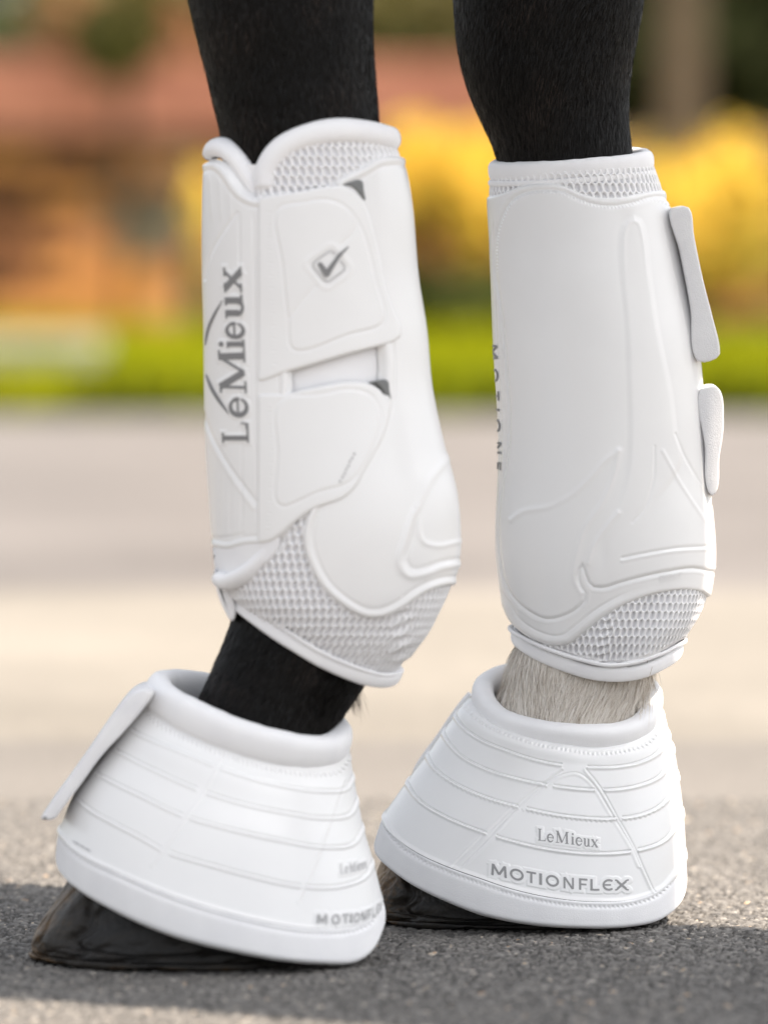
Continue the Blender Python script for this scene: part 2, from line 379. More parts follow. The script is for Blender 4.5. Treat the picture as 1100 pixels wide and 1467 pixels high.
class Text:
    """letters placed one by one: each entry (char, start, end) along x; base(x) gives the baseline; vertical=... turns it"""
    def __init__(s, font, items, base, cap, turn=0, bold=0.):
        s.f, s.items, s.cap, s.turn, s.bold = font, items, cap, turn, bold
        s.bx = np.array([b[0] for b in base], float); s.by = np.array([b[1] for b in base], float)
    def local(s, px, py):
        if s.turn == 0: a, b = px, py
        elif s.turn == 1: a, b = -py, px          # reads upwards, tops to the left
        else: a, b = py, -px                      # reads downwards, tops to the right
        base = np.interp(a, s.bx, s.by); cap = s.cap if np.ndim(s.cap) == 0 else np.interp(a, [s.bx[0], s.bx[-1]], s.cap)
        return a, (base-b)/cap*.7, cap
    def sdf_px(s, px, py):
        a, y, cap = s.local(px, py); d = np.full(px.shape, -99.)
        for ch, x0, x1 in s.items:
            wd, st = s.f[ch]; sx = (x1-x0)/wd; m = (a > x0-8) & (a < x1+8)
            if m.any(): d[m] = np.maximum(d[m], glyph_sdf(st, (a[m]-x0)/sx, y[m])*cap/.7 if np.ndim(cap) == 0 else glyph_sdf(st, (a[m]-x0)/sx, y[m])*cap[m]/.7)
        return d+s.bold
    def build(s, name, S, material, parent, off, res=.7):
        V = []; Fc = []
        for it in s.items:
            one = Text(s.f, [it], list(zip(s.bx, s.by)), s.cap, s.turn, s.bold)
            a0, a1 = it[1]-2, it[2]+2; bb = np.interp([(a0+a1)/2], s.bx, s.by)[0]; cp = s.cap if np.ndim(s.cap) == 0 else max(s.cap)
            if s.turn == 0: box = (a0, a1, bb-cp*1.15-3, bb+cp*.25+3)
            elif s.turn == 1: box = (bb-cp*1.15-3, bb+cp*.25+3, -a1, -a0)
            else: box = (-bb-cp*.25-3, -bb+cp*1.15+3, a0, a1)
            v, f = march(*box, res, one.sdf_px)
            if len(v): Fc += [[i+len(V) for i in q] for q in f]; V += v.tolist()
        V = np.array(V); o = off(V[:, 0], V[:, 1]) if callable(off) else off
        return addmesh(name, S.on(V[:, 0], V[:, 1], o), Fc, material, parent)
def plaque(T, px, py, h=.35, grow=4.):
    d = T.sdf_px(px, py); return h*MM*sstep(-grow-1.2, -grow+1.2, d)
def hexmesh(px, py, u, v, pu, pv, depth):
    """knitted spacer holes: u, v in px along the fabric"""
    r = np.floor(v/pv); uu = (u/pu+.5*(r % 2)); cu = (uu-np.floor(uu)-.5)*pu; cv = (v/pv-r-.5)*pv*.86
    q = np.hypot(cu/(pu*.31), cv/(pv*.42))
    return -depth*MM*sstep(1.12, .84, q)
# ================================================================== THE PLACE
YR, YL = 3.04, 2.87
def gy(py): return F*H/(py-HY)                 # depth of the ground seen at a row of the photograph
def box(name, c, s, material, parent=None, bev=.004, rot=0.):
    import bmesh
    bm = bmesh.new(); bmesh.ops.create_cube(bm, size=1)
    for v in bm.verts: v.co = Vector((v.co.x*s[0], v.co.y*s[1], v.co.z*s[2]))
    if bev: bmesh.ops.bevel(bm, geom=bm.edges[:], offset=bev, segments=1, affect='EDGES')
    me = bpy.data.meshes.new(name); bm.to_mesh(me); bm.free(); me.materials.append(material)
    o = bpy.data.objects.new(name, me); COL.objects.link(o); o.location = c; o.rotation_euler.z = rot
    if parent is not None: o.parent = parent; o.location = Vector(c)-parent.location
    return o
def sheet(name, x0, x1, y0, y1, z, material, label=None):
    o = addmesh(name, [(x0, y0, z), (x1, y0, z), (x1, y1, z), (x0, y1, z)], [[0, 1, 2, 3]], material); o['kind'] = 'structure'; return o
def ground_mat(name, c1, c2, c3, scale, bump):
    m = mat(name, c1, .85, .3, bump=(bump[0], bump[1], bump[2])); n = m.node_tree; b = n.nodes['Principled BSDF']
    tc = n.nodes['Texture Coordinate']
    v = n.nodes.new('ShaderNodeTexVoronoi'); v.inputs['Scale'].default_value = scale; n.links.new(tc.outputs['Object'], v.inputs['Vector'])
    cr = n.nodes.new('ShaderNodeValToRGB'); cr.color_ramp.elements[0].color = (*c1, 1); cr.color_ramp.elements[1].color = (*c3, 1)
    e = cr.color_ramp.elements.new(.6); e.color = (*c2, 1)
    sp = n.nodes.new('ShaderNodeSeparateColor'); n.links.new(v.outputs['Color'], sp.inputs[0]); n.links.new(sp.outputs[0], cr.inputs[0])
    t = n.nodes.new('ShaderNodeTexNoise'); t.inputs['Scale'].default_value = 1.3; t.inputs['Detail'].default_value = 4; n.links.new(tc.outputs['Object'], t.inputs['Vector'])
    r = n.nodes.new('ShaderNodeMapRange'); r.inputs[1].default_value = .3; r.inputs[2].default_value = .7; r.inputs[3].default_value = .8; r.inputs[4].default_value = 1.15
    n.links.new(t.outputs['Fac'], r.inputs[0])
    mx = n.nodes.new('ShaderNodeVectorMath'); mx.operation = 'SCALE'; n.links.new(cr.outputs[0], mx.inputs[0]); n.links.new(r.outputs[0], mx.inputs['Scale'])
    n.links.new(mx.outputs[0], b.inputs['Base Color']); return m
G_asph = ground_mat('old_asphalt', (.138, .128, .117), (.165, .153, .140), (.21, .195, .178), 420, (260, .002, .5))
G_path = ground_mat('pale_sandy_concrete', (.185, .170, .147), (.202, .185, .160), (.228, .21, .18), 90, (60, .003, .4))
G_road = ground_mat('grey_pink_road', (.132, .121, .115), (.146, .135, .128), (.168, .155, .146), 120, (60, .003, .4))
G_soil = ground_mat('garden_soil', (.03, .022, .015), (.05, .035, .022), (.08, .06, .04), 30, (30, .02, .8))
sheet('ground', -60, 60, -20, 220, -.012, G_soil)
sheet('asphalt_yard', -30, 30, -15, gy(1050), -.006, G_asph)
sheet('concrete_path', -30, 30, gy(1050), gy(838), -.006, G_path)
sheet('road', -30, 30, gy(838), gy(592), -.006, G_road)
# near asphalt with every chipping as relief
def chippings():
    x0, x1, y0, y1 = -.30, .30, 2.48, 3.72; dx, dy = .00095, .0017
    nx, ny = int((x1-x0)/dx)+1, int((y1-y0)/dy)+1
    Hh = np.full((ny, nx), -.0022); T = np.full((ny, nx), .18)
    n = 150000; sx = rng.uniform(x0, x1, n); sy = rng.uniform(y0, y1, n); r = rng.gamma(5, .00022, n).clip(.0008, .0045); r[:200] *= 1.5
    hh = rng.uniform(-.0009, .0004, n); tn = rng.beta(2.2, 3.2, n); tn[rng.random(n) < .03] = .93; tn[rng.random(n) < .012] = 1.0
    asp = rng.uniform(.6, 1.5, n); an = rng.uniform(0, math.pi, n)
    for k in range(n):
        R = r[k]*1.35; i0 = max(0, int((sy[k]-R-y0)/dy)); i1 = min(ny, int((sy[k]+R-y0)/dy)+2); j0 = max(0, int((sx[k]-R-x0)/dx)); j1 = min(nx, int((sx[k]+R-x0)/dx)+2)
        yy = y0+np.arange(i0, i1)[:, None]*dy-sy[k]; xx = x0+np.arange(j0, j1)[None, :]*dx-sx[k]
        c, s_ = math.cos(an[k]), math.sin(an[k]); u = (xx*c+yy*s_)/(r[k]*asp[k]); v = (-xx*s_+yy*c)/r[k]
        q = np.abs(u)**2.6+np.abs(v)**2.6; hgt = hh[k]+r[k]*.30*(np.sqrt(np.maximum(1-q, 0)))-r[k]*.2+ (u*.12)*r[k]
        m = (q < 1) & (hgt > Hh[i0:i1, j0:j1])
        Hh[i0:i1, j0:j1][m] = hgt[m]; T[i0:i1, j0:j1][m] = tn[k]
    ed = np.minimum(np.minimum(np.arange(nx), np.arange(nx)[::-1])[None, :]/12, np.minimum(np.arange(ny), np.arange(ny)[::-1])[:, None]/12).clip(0, 1)
    Hh = (Hh-.0010)*ed-.0055*(1-ed)
    Hh += .0006*np.sin(np.linspace(0, 9, nx))[None, :]*np.sin(np.linspace(0, 17, ny))[:, None]*ed
    X, Y = np.meshgrid(x0+np.arange(nx)*dx, y0+np.arange(ny)*dy); idx = np.arange(nx*ny).reshape(ny, nx)
    q = np.stack([idx[:-1, :-1], idx[:-1, 1:], idx[1:, 1:], idx[1:, :-1]], -1).reshape(-1, 4)
    m = mat('asphalt_chippings', (.1, .1, .1), .72, .35, bump=(2600, .0004, .5), attr=('tone', [(0, (.055, .053, .051)), (.2, (.095, .090, .085)), (.45, (.145, .137, .127)), (.75, (.208, .196, .181)), (.9, (.32, .30, .275)), (.96, (.48, .38, .26)), (1, (.36, .23, .13))]))
    o = addmesh('asphalt', np.stack([X, Y, Hh], -1).reshape(-1, 3), q, m, attrs={'tone': T.ravel()}); o['kind'] = 'structure'
chippings()

# ---- lawn, wall, hedge, bush, post far behind
def blades(name, pts, h, wd, material, parent=None, lean=.4):
    n = len(pts); a = rng.uniform(0, 2*math.pi, n); hh = h*rng.uniform(.6, 1.2, n); wx = np.cos(a)*wd; wy = np.sin(a)*wd
    lx = rng.normal(0, lean, n)*hh; ly = rng.normal(0, lean, n)*hh
    V = np.stack([np.stack([pts[:, 0]-wx, pts[:, 1]-wy, pts[:, 2]], -1), np.stack([pts[:, 0]+wx, pts[:, 1]+wy, pts[:, 2]], -1), np.stack([pts[:, 0]+lx, pts[:, 1]+ly, pts[:, 2]+hh], -1)], 1)
    return addmesh(name, V.reshape(-1, 3), np.arange(3*n).reshape(n, 3), material, parent, smooth=False)
def leaves(name, pts, size, material, parent, attrs=True, flat=.0):
    n = len(pts); d1 = rng.normal(size=(n, 3)); d1 /= np.linalg.norm(d1, axis=1, keepdims=True); d2 = np.cross(d1, rng.normal(size=(n, 3))); d2 /= np.linalg.norm(d2, axis=1, keepdims=True)
    sz = size*rng.uniform(.6, 1.4, n)[:, None]; c = pts
    V = np.stack([c-d1*sz, c+d2*sz*.45, c+d1*sz, c-d2*sz*.45], 1).reshape(-1, 3)
    return addmesh(name, V, np.arange(4*n).reshape(n, 4), material, parent, smooth=False)
Y0, Y1 = gy(590), gy(484)
def wx_(px): return (px-CX)*12.3/F
lawn_m = mat('lawn_soil', (.09, .11, .006), .9, .05, noise=(3, (.13, .14, .008), .35, .65))
o = box('lawn', (0, (Y0+Y1)/2+1, -.01), (40, Y1-Y0+2, .05), lawn_m, bev=0); o['kind'] = 'structure'
grass_m = mat('grass_blades', (.20, .235, .003), .8, .05, noise=(2.2, (.26, .255, .005), .35, .65))
n = 42000
p = np.stack([rng.uniform(-2.4, 2.4, n), Y0+(Y1-Y0)*rng.random(n)**1.4, np.full(n, .015)], -1)
tag(blades('grass', p, .065, .006, grass_m), 'short bright green grass of the lawn behind the road', 'grass', kind='stuff')
edge_shade_m = mat('edge_shade_leaf', (.055, .075, .003), .8, .05, noise=(5, (.085, .10, .004), .4, .65))  # shade on the lawn's front edge, put in as a strip of dark leaves
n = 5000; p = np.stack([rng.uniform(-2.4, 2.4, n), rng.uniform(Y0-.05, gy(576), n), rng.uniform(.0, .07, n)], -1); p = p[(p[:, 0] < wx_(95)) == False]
tag(leaves('edge_shade_leaves', p, .03, edge_shade_m, None), 'dark low leaves added as the shade on the front edge of the lawn along the road', 'lawn edge shade', kind='stuff')
# pale slab at the left of the lawn
slab_m = mat('pale_stone', (.21, .205, .165), .85, .2, bump=(40, .004, .5), noise=(6, (.15, .17, .10), .4, .7))
sl = box('stone_slab', (-1.02-.25, gy(545), .05), (.95, 1.2, .13), slab_m, bev=.01)
tag(sl, 'pale grey stone slab lying at the left end of the lawn', 'stone slab')
# brick wall
YW = 22.4; sW = F/YW
def wz(py): return H-(py-HY)*YW/F
def wx(px): return (px-CX)*YW/F
wall = empty('brick_wall', (0, YW, 0), 'low orange brick garden wall with thick pink coping beyond the lawn', 'wall')
mort = mat('mortar', (.22, .17, .12), .95, .1)
zt = wz(192)
box('mortar_core', (0, YW+.12, zt/2), (4.6, .2, zt), mort, wall, bev=0)
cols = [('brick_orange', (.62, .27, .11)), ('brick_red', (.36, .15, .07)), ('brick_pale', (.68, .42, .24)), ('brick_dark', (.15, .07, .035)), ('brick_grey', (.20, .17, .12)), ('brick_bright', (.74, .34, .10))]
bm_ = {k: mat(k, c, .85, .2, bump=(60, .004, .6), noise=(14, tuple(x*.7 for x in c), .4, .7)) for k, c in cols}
base_bricks = {}
def brick(x, z, k, ln=.225, ht=.072):
    if k not in base_bricks:
        base_bricks[k] = box('brick', (0, 0, 0), (.225, .10, .066), bm_[k], wall, bev=.004); o = base_bricks[k]
    else:
        o = base_bricks[k].copy(); COL.objects.link(o)
    o.location = (x, -.012+random.uniform(-.004, .004), z)
nr = int(zt/.076)
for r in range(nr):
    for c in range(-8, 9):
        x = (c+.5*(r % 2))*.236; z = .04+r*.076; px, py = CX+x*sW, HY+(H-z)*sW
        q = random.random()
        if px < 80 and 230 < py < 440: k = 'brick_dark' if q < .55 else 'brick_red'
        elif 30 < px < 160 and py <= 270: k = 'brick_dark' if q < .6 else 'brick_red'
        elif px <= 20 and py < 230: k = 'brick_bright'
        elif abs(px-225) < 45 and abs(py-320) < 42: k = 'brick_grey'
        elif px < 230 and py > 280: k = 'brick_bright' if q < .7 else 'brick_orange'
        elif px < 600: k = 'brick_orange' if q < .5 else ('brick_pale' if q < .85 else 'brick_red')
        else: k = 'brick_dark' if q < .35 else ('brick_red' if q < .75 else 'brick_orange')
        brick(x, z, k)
cop_m = mat('pink_coping_stone', (.38, .165, .11), .8, .3, bump=(40, .004, .5), noise=(5, (.28, .11, .075), .4, .7))
zc0, zc1 = zt+.002, wz(86); cb = None
for c in range(-4, 2):
    if cb is None: cb = box('coping_stone', (c*.52, YW+.06, (zc0+zc1)/2), (.512, .42, zc1-zc0), cop_m, wall, bev=.012); o = cb
    else: o = cb.copy(); COL.objects.link(o); o.location.x = c*.52
    o.location.z += random.uniform(-.004, .004)
# hedge behind the wall
def blob_pts(n, c, r):
    d = rng.normal(size=(n, 3)); d /= np.linalg.norm(d, axis=1, keepdims=True); k = rng.random(n)**(1/2.2)
    return np.array(c)+d*np.array(r)*k[:, None]
hm = [mat('blackish_leaf', (.022, .027, .007), .7, .1), mat('hedge_leaf', (.085, .10, .022), .55, .3, noise=(3, (.035, .05, .012), .4, .6)), mat('olive_leaf', (.16, .13, .035), .55, .3, noise=(3, (.09, .09, .02), .4, .6)), mat('rust_leaf', (.34, .15, .07), .6, .3, noise=(3, (.24, .14, .05), .4, .6))]
bark = mat('bark', (.06, .045, .03), .9, .2, bump=(30, .01, .7))
def shrub(name, x, y, z0, z1, rx, ry, n, size, m, label, cat, group=None, stems=3):
    t = empty(name, (x, y, 0), label, cat, group)
    P = np.concatenate([blob_pts(n//7, (x+rng.uniform(-.5, .5)*rx, y+rng.uniform(-.4, .4)*ry, z0+(z1-z0)*rng.uniform(.25, .75)), (rx*.6, ry*.6, (z1-z0)*.33)) for _ in range(7)])
    leaves('foliage', P, size, m, t)
    for k in range(stems):
        a = rng.uniform(-.3, .3)
        sweep('stem', [(x+a*.2*rx, y, 0), (x+a*.5*rx, y+.03, z0+.3*(z1-z0)), (x+a*1.1*rx, y+.05, z0+.75*(z1-z0))], [.02, .014, .006], bark, t, n=7)
    return t
shr = [(-1.5, 23.6, .6, 1.8, .65, .5, 0, 'darkest clipped hedge bush behind the left end of the wall'), (-.72, 23.4, .5, 1.75, .45, .4, 0, 'dark green bush rising over the coping at the left'),
       (-.15, 24.0, .6, 1.8, .7, .5, 1, 'olive brown bush behind the wall between the two legs'), (.55, 23.9, .6, 1.8, .6, .5, 1, 'olive bush behind the wall behind the right leg'),
       (1.15, 23.6, .5, 1.7, .6, .5, 0, 'dark green bush behind the wooden post'), (1.75, 23.8, .6, 1.8, .6, .5, 0, 'deep green bush at the far right behind the wall'), (-1.12, 23.2, .9, 1.7, .4, .3, 2, 'rust coloured autumn bush above the left of the wall'),
       (-1.06, 22.0, .98, 1.5, .20, .12, 1, 'olive bush hanging over the front of the coping at the left'), (1.25, 22.9, .88, 1.35, .7, .3, 0, 'blackish green bush directly above the bricks right of the coping')]
for (x, y, z0, z1, rx, ry, k, lab) in [(*q[:6], 0 if q[6] == 0 and q[0] > 1 else q[6]+1, q[7]) for q in shr]:
    shrub('bush', x, y, z0, z1, rx, ry, 2600, .045, hm[k], lab, 'bush', 'bushes behind the garden wall')
hb = mat('backdrop_leaf', (.13, .115, .045), .7, .2, noise=(1.2, (.07, .08, .02), .35, .65))
P = np.stack([rng.uniform(-5, 5, 14000), rng.uniform(27, 29, 14000), rng.uniform(0, 4.5, 14000)], -1)
hd = leaves('hedge', P, .16, hb, None); tag(hd, 'tall olive green hedge mass far behind the wall', 'hedge', kind='stuff')
# yellow flowering bush before the wall
ym = mat('yellow_leaf', (.82, .58, .09), .7, .1, noise=(4, (.68, .47, .07), .4, .65)); om = mat('olive_yellow_leaf', (.30, .27, .03), .7, .1, noise=(4, (.22, .20, .03), .4, .65)); gm = mat('dark_green_leaf', (.07, .085, .012), .55, .3, noise=(4, (.09, .11, .02), .4, .65))
def ybush(x, y, w, zlo, zhi, lab, nn):
    t = empty('yellow_bush', (x, y, 0), lab, 'bush', 'yellow flowering bushes before the wall')
    P = np.concatenate([blob_pts(nn//6, (x+rng.uniform(-.8, .8)*w, y+rng.uniform(-.3, .3), zlo+(zhi-zlo)*rng.uniform(.35, .75)), (w*.4, .3, (zhi-zlo)*.38)) for _ in range(6)])
    leaves('flowers', P, .032, ym, t)
    P = np.concatenate([blob_pts(nn//26, (x+rng.uniform(-.9, .9)*w, y+rng.uniform(-.3, .3), zlo+(zhi-zlo)*rng.uniform(.1, .7)), (w*.5, .3, (zhi-zlo)*.4)) for _ in range(4)]); leaves('young_leaves', P, .03, om, t)
    P = np.concatenate([blob_pts(nn//6, (x+rng.uniform(-.8, .8)*w, y+rng.uniform(-.2, .3), zlo*.55), (w*.45, .3, zlo*.62)) for _ in range(6)])
    leaves('foliage', P, .04, gm, t)
    for k in range(4): sweep('stem', [(x+rng.uniform(-.2, .2)*w, y, 0), (x+rng.uniform(-.6, .6)*w, y, zlo)], [.014, .006], bark, t, n=6)
def bx_(px, y): return (px-CX)*y/F
ybush(bx_(650, 21), 21, .36, .26, .80, 'yellow flowering bush seen between the two legs', 3600)
ybush(bx_(850, 21.2), 21.2, .36, .22, .78, 'yellow flowering bush mostly hidden by the right leg', 2400)
ybush(bx_(1090, 20.8), 20.8, .46, .06, .76, 'largest yellow flowering bush right of the right leg', 4200)
ybush(bx_(292, 21.4), 21.4, .05, .25, .66, 'narrow sparse yellow bush just left of the left leg', 420)
pt = empty('wooden_post', (bx_(977, 21.9), 21.9, 0), 'weathered grey brown wooden post behind the yellow bush at the right', 'post')
pw = mat('weathered_wood', (.115, .088, .062), .85, .2, bump=(25, .006, .6), noise=(9, (.08, .06, .04), .4, .7))
box('post_shaft', (bx_(977, 21.9), 21.9, .85), (.17, .15, 1.7), pw, pt, bev=.008)
box('post_cap', (bx_(977, 21.9), 21.9, 1.73), (.21, .19, .05), pw, pt, bev=.01)

# ================================================================== HORSE
horse = empty('horse', (0, 2.95, 0), 'black horse with one white pastern, only its two booted forelegs in view', 'horse')
def legsurf(rows, Y):
    rings = [Ring((a, ya), (b, yb), bb, Y) for (a, ya, b, yb, bb) in rows]
    m = [((r.L[1]+r.R[1])/2) for r in rings]; m = (np.array(m)-m[0])/(m[-1]-m[0]); return Surf(rings, m)
rleg = legsurf([(500, -1500, 1010, -1500, 250), (540, -1000, 1000, -1000, 200), (600, -600, 975, -600, 165), (632, -250, 945, -250, 142), (640, -90, 930, -90, 138), (649, 0, 921, 0, 132),
                (654, 59, 911, 59, 122), (661, 98, 904, 98, 116), (673, 137, 900, 137, 108), (690, 176, 900, 176, 100), (704, 206, 903, 206, 95), (712, 232, 906, 232, 92),
                (722, 300, 925, 300, 90), (732, 450, 960, 450, 96), (740, 600, 972, 600, 102), (740, 700, 978, 700, 106), (742, 800, 980, 800, 106), (748, 870, 968, 870, 98),
                (744, 915, 938, 925, 92), (732, 945, 931, 950, 92), (720, 985, 926, 985, 92), (709, 1010, 919, 1015, 94), (690, 1060, 912, 1060, 98), (650, 1140, 905, 1140, 104)], YR)
lleg = legsurf([(-60, -1500, 470, -1500, 250), (40, -1000, 490, -1000, 200), (140, -600, 510, -600, 165), (215, -250, 528, -250, 142), (250, -90, 532, -90, 134), (270, 0, 534, 0, 128),
                (279, 40, 534, 40, 124), (294, 101, 537, 101, 116), (306, 151, 541, 151, 112), (316, 195, 543, 195, 108), (322, 250, 546, 250, 100), (320, 350, 565, 350, 102), (320, 470, 580, 470, 104),
                (322, 600, 595, 600, 108), (328, 700, 620, 700, 114), (334, 770, 620, 770, 114), (340, 822, 605, 845, 108), (338, 866, 556, 930, 96), (324, 912, 520, 985, 94), (307, 953, 498, 1017, 92), (290, 992, 479, 1048, 94), (262, 1050, 468, 1090, 100), (200, 1150, 450, 1160, 112)], YL)
def closed_mesh(G):
    nv, nc = G.shape[:2]; idx = np.arange(nv*nc).reshape(nv, nc)
    q = np.stack([idx[:-1], np.roll(idx[:-1], -1, 1), np.roll(idx[1:], -1, 1), idx[1:]], -1).reshape(-1, 4).tolist()
    return G.reshape(-1, 3), q+[idx[0][::-1].tolist(), idx[-1].tolist()]
ph48 = np.linspace(0, 2*math.pi, 48, endpoint=False)
parts = [closed_mesh(S.grid(ph48, np.linspace(0, 1, 110))) for S in (rleg, lleg)]
AL = math.radians(25); ux = np.array([math.cos(AL), -math.sin(AL), 0]); uy = np.array([math.sin(AL), math.cos(AL), 0]); O = np.array([0, 2.932, 0])
def tube(path, rad):   # path: (along, side, z), rad: (side half width, height half)
    path = np.array(path, float); P = O+path[:, :1]*ux+path[:, 1:2]*uy+path[:, 2:]*np.array([0, 0, 1]); rad = np.array(rad, float)
    xi = np.linspace(0, len(P)-1, 8*len(P)); k = np.arange(len(P)); P = crspline(k, P, xi); rad = crspline(k, rad, xi)
    T = np.gradient(P, axis=0); T /= np.linalg.norm(T, axis=1, keepdims=True)
    S = np.broadcast_to(uy, P.shape); S = S-(S*T).sum(1, keepdims=True)*T; S /= np.linalg.norm(S, axis=1, keepdims=True); U = np.cross(T, S)
    th = np.linspace(0, 2*math.pi, 32, endpoint=False)
    return closed_mesh(P[:, None]+rad[:, None, :1]*np.cos(th)[None, :, None]*S[:, None]+rad[:, None, 1:]*np.sin(th)[None, :, None]*U[:, None])
parts.append(tube([(-.30, 0, 1.20), (-.22, 0, 1.14), (0, 0, 1.10), (.35, 0, 1.10), (.75, 0, 1.13), (1.1, 0, 1.20), (1.3, 0, 1.22), (1.42, 0, 1.18)], [(.08, .12), (.17, .24), (.21, .33), (.21, .33), (.21, .30), (.205, .26), (.16, .21), (.05, .08)]))
parts.append(tube([(-.05, 0, 1.22), (-.30, 0, 1.42), (-.55, 0, 1.66), (-.72, 0, 1.84), (-.78, 0, 1.92)], [(.15, .28), (.11, .22), (.085, .15), (.075, .12), (.04, .06)]))
parts.append(tube([(-.66, 0, 1.92), (-.78, 0, 1.86), (-.95, 0, 1.66), (-1.10, 0, 1.48), (-1.17, 0, 1.40)], [(.05, .06), (.09, .12), (.075, .10), (.055, .065), (.03, .035)]))
for sd_ in (-1, 1):
    parts.append(tube([(1.15, .12*sd_, 1.12), (1.18, .13*sd_, .85), (1.28, .13*sd_, .60), (1.38, .13*sd_, .50), (1.34, .13*sd_, .25), (1.30, .13*sd_, .12), (1.24, .13*sd_, .04)], [(.11, .18), (.09, .14), (.05, .08), (.035, .05), (.028, .034), (.034, .04), (.045, .05)]))
    parts.append(tube([(-.70, .05*sd_, 1.95), (-.69, .065*sd_, 2.03), (-.69, .07*sd_, 2.09)], [(.03, .02), (.03, .015), (.006, .005)]))
parts.append(tube([(1.38, 0, 1.28), (1.50, 0, 1.18), (1.54, 0, .9), (1.53, 0, .55)], [(.03, .03), (.05, .05), (.06, .06), (.01, .01)]))
V = []; Fc = []; k = 0
for v, f in parts:
    V.append(v); Fc += [[i+k for i in q] for q in f]; k += len(v)
body = addmesh('body', np.vstack(V), Fc, M['coat'], horse)
rm = body.modifiers.new('r', 'REMESH'); rm.mode = 'VOXEL'; rm.voxel_size = .0062; rm.use_smooth_shade = True
sm_ = body.modifiers.new('s', 'SMOOTH'); sm_.factor = .5; sm_.iterations = 2
dg = bpy.context.evaluated_depsgraph_get(); me = bpy.data.meshes.new_from_object(body.evaluated_get(dg)); body.modifiers.clear(); old = body.data; body.data = me; bpy.data.meshes.remove(old)
if not me.materials: me.materials.append(M['coat'])
co = np.empty(len(me.vertices)*3, np.float32); me.vertices.foreach_get('co', co); co = co.reshape(-1, 3)+np.array([0, 2.95, 0])
px_, py_ = proj(co); wh = sstep(840, 870, py_)*(co[:, 0] > .03)*(co[:, 0] < .3)
at = me.attributes.new('white', 'FLOAT', 'POINT'); at.data.foreach_set('value', wh.astype(np.float32))
me.polygons.foreach_set('use_smooth', np.ones(len(me.polygons), bool))
# short coat as real hairs on the parts of the leg in view
def fur(S, pxr, pyr, n, ln, wd, tone, lift, sway, phi_rng=(-.25, math.pi+.25), whorl=None):
    m = n*3; phi = rng.uniform(*phi_rng, m); v = rng.random(m)
    vs = np.linspace(0, 1, 400); G = S.grid(np.array([math.pi/2]), vs)[:, 0]; _, gyv = proj(G); v = np.interp(rng.uniform(pyr[0], pyr[1], m), gyv, vs)
    P, N = S.frame(phi, v); px, py = proj(P); k = np.nonzero((px > pxr[0]) & (px < pxr[1]))[0][:n]; P, N, phi, v = P[k], N[k], phi[k], v[k]; px, py = px[k], py[k]; n = len(k)
    P2 = S.pos(phi, np.minimum(v+.004, 1)); T = P2-P; T /= np.linalg.norm(T, axis=1, keepdims=True); Sd = np.cross(T, N)
    cl = np.sin(px*.055+py*.013)*.5+np.sin(px*.021-py*.031+2)*.5     # clumps share a lean
    lean = sway(px, py)+cl*.10+rng.normal(0, .10, n)
    Dr = T+Sd*lean[:, None]; Dr /= np.linalg.norm(Dr, axis=1, keepdims=True)
    L = (ln*rng.uniform(.55, 1.25, n))[:, None]; W = (wd*rng.uniform(.6, 1.3, n))[:, None]; lf = (lift*rng.uniform(.3, 1.4, n))[:, None]
    sd2 = np.cross(Dr, N); roll = rng.normal(0, .5, n)[:, None]; sd2 = sd2*np.cos(roll)+N*np.sin(roll)
    P = P-N*.0008
    a = P; b = P+Dr*L*.5+N*(lf*.7*L+.0006); c = P+Dr*L+N*(lf*.9*L+.0005)+Sd*rng.normal(0, .06, n)[:, None]*L
    V = np.stack([a-sd2*W, a+sd2*W, b-sd2*W*.8, b+sd2*W*.8, c], 1).reshape(-1, 3); i = np.arange(n)*5
    Fc = np.concatenate([np.stack([i, i+1, i+3], -1), np.stack([i, i+3, i+2], -1), np.stack([i+2, i+3, i+4], -1)])
    return V, Fc, np.repeat(tone(px, py, n), 5)
VV, FF, TT, k = [], [], [], 0
blk = lambda px, py, n: np.clip(rng.beta(1.6, 4, n)*.5*(.25+1.6*sstep(-.3, .9, np.sin(px*.031+py*.017)*np.sin(py*.023-px*.012+1.3)+.4*np.sin(px*.09-py*.05)*np.sin(py*.07))), 0, .5)
wht = lambda px, py, n: np.clip(.88+.03*np.sin(px*.11+py*.02)+rng.normal(0, .08, n)-.24*(rng.random(n) < .16), .56, 1)
for a in [fur(rleg, (640, 935), (-60, 250), 26000, .0075, .00010, blk, .10, lambda x, y: .25*np.sin((x-700)*.012)+.1),
          fur(lleg, (255, 560), (-60, 300), 16000, .0075, .00012, blk, .10, lambda x, y: .05+0*x),
          fur(lleg, (270, 540), (850, 1090), 12000, .008, .00012, blk, .10, lambda x, y: .1+0*x),
          fur(rleg, (690, 945), (880, 1075), 17000, .0135, .00015, wht, .13, lambda x, y: -.55+1.05*sstep(715, 930, x))]:
    VV.append(a[0]); FF.append(a[1]+k); TT.append(a[2]); k += len(a[0])
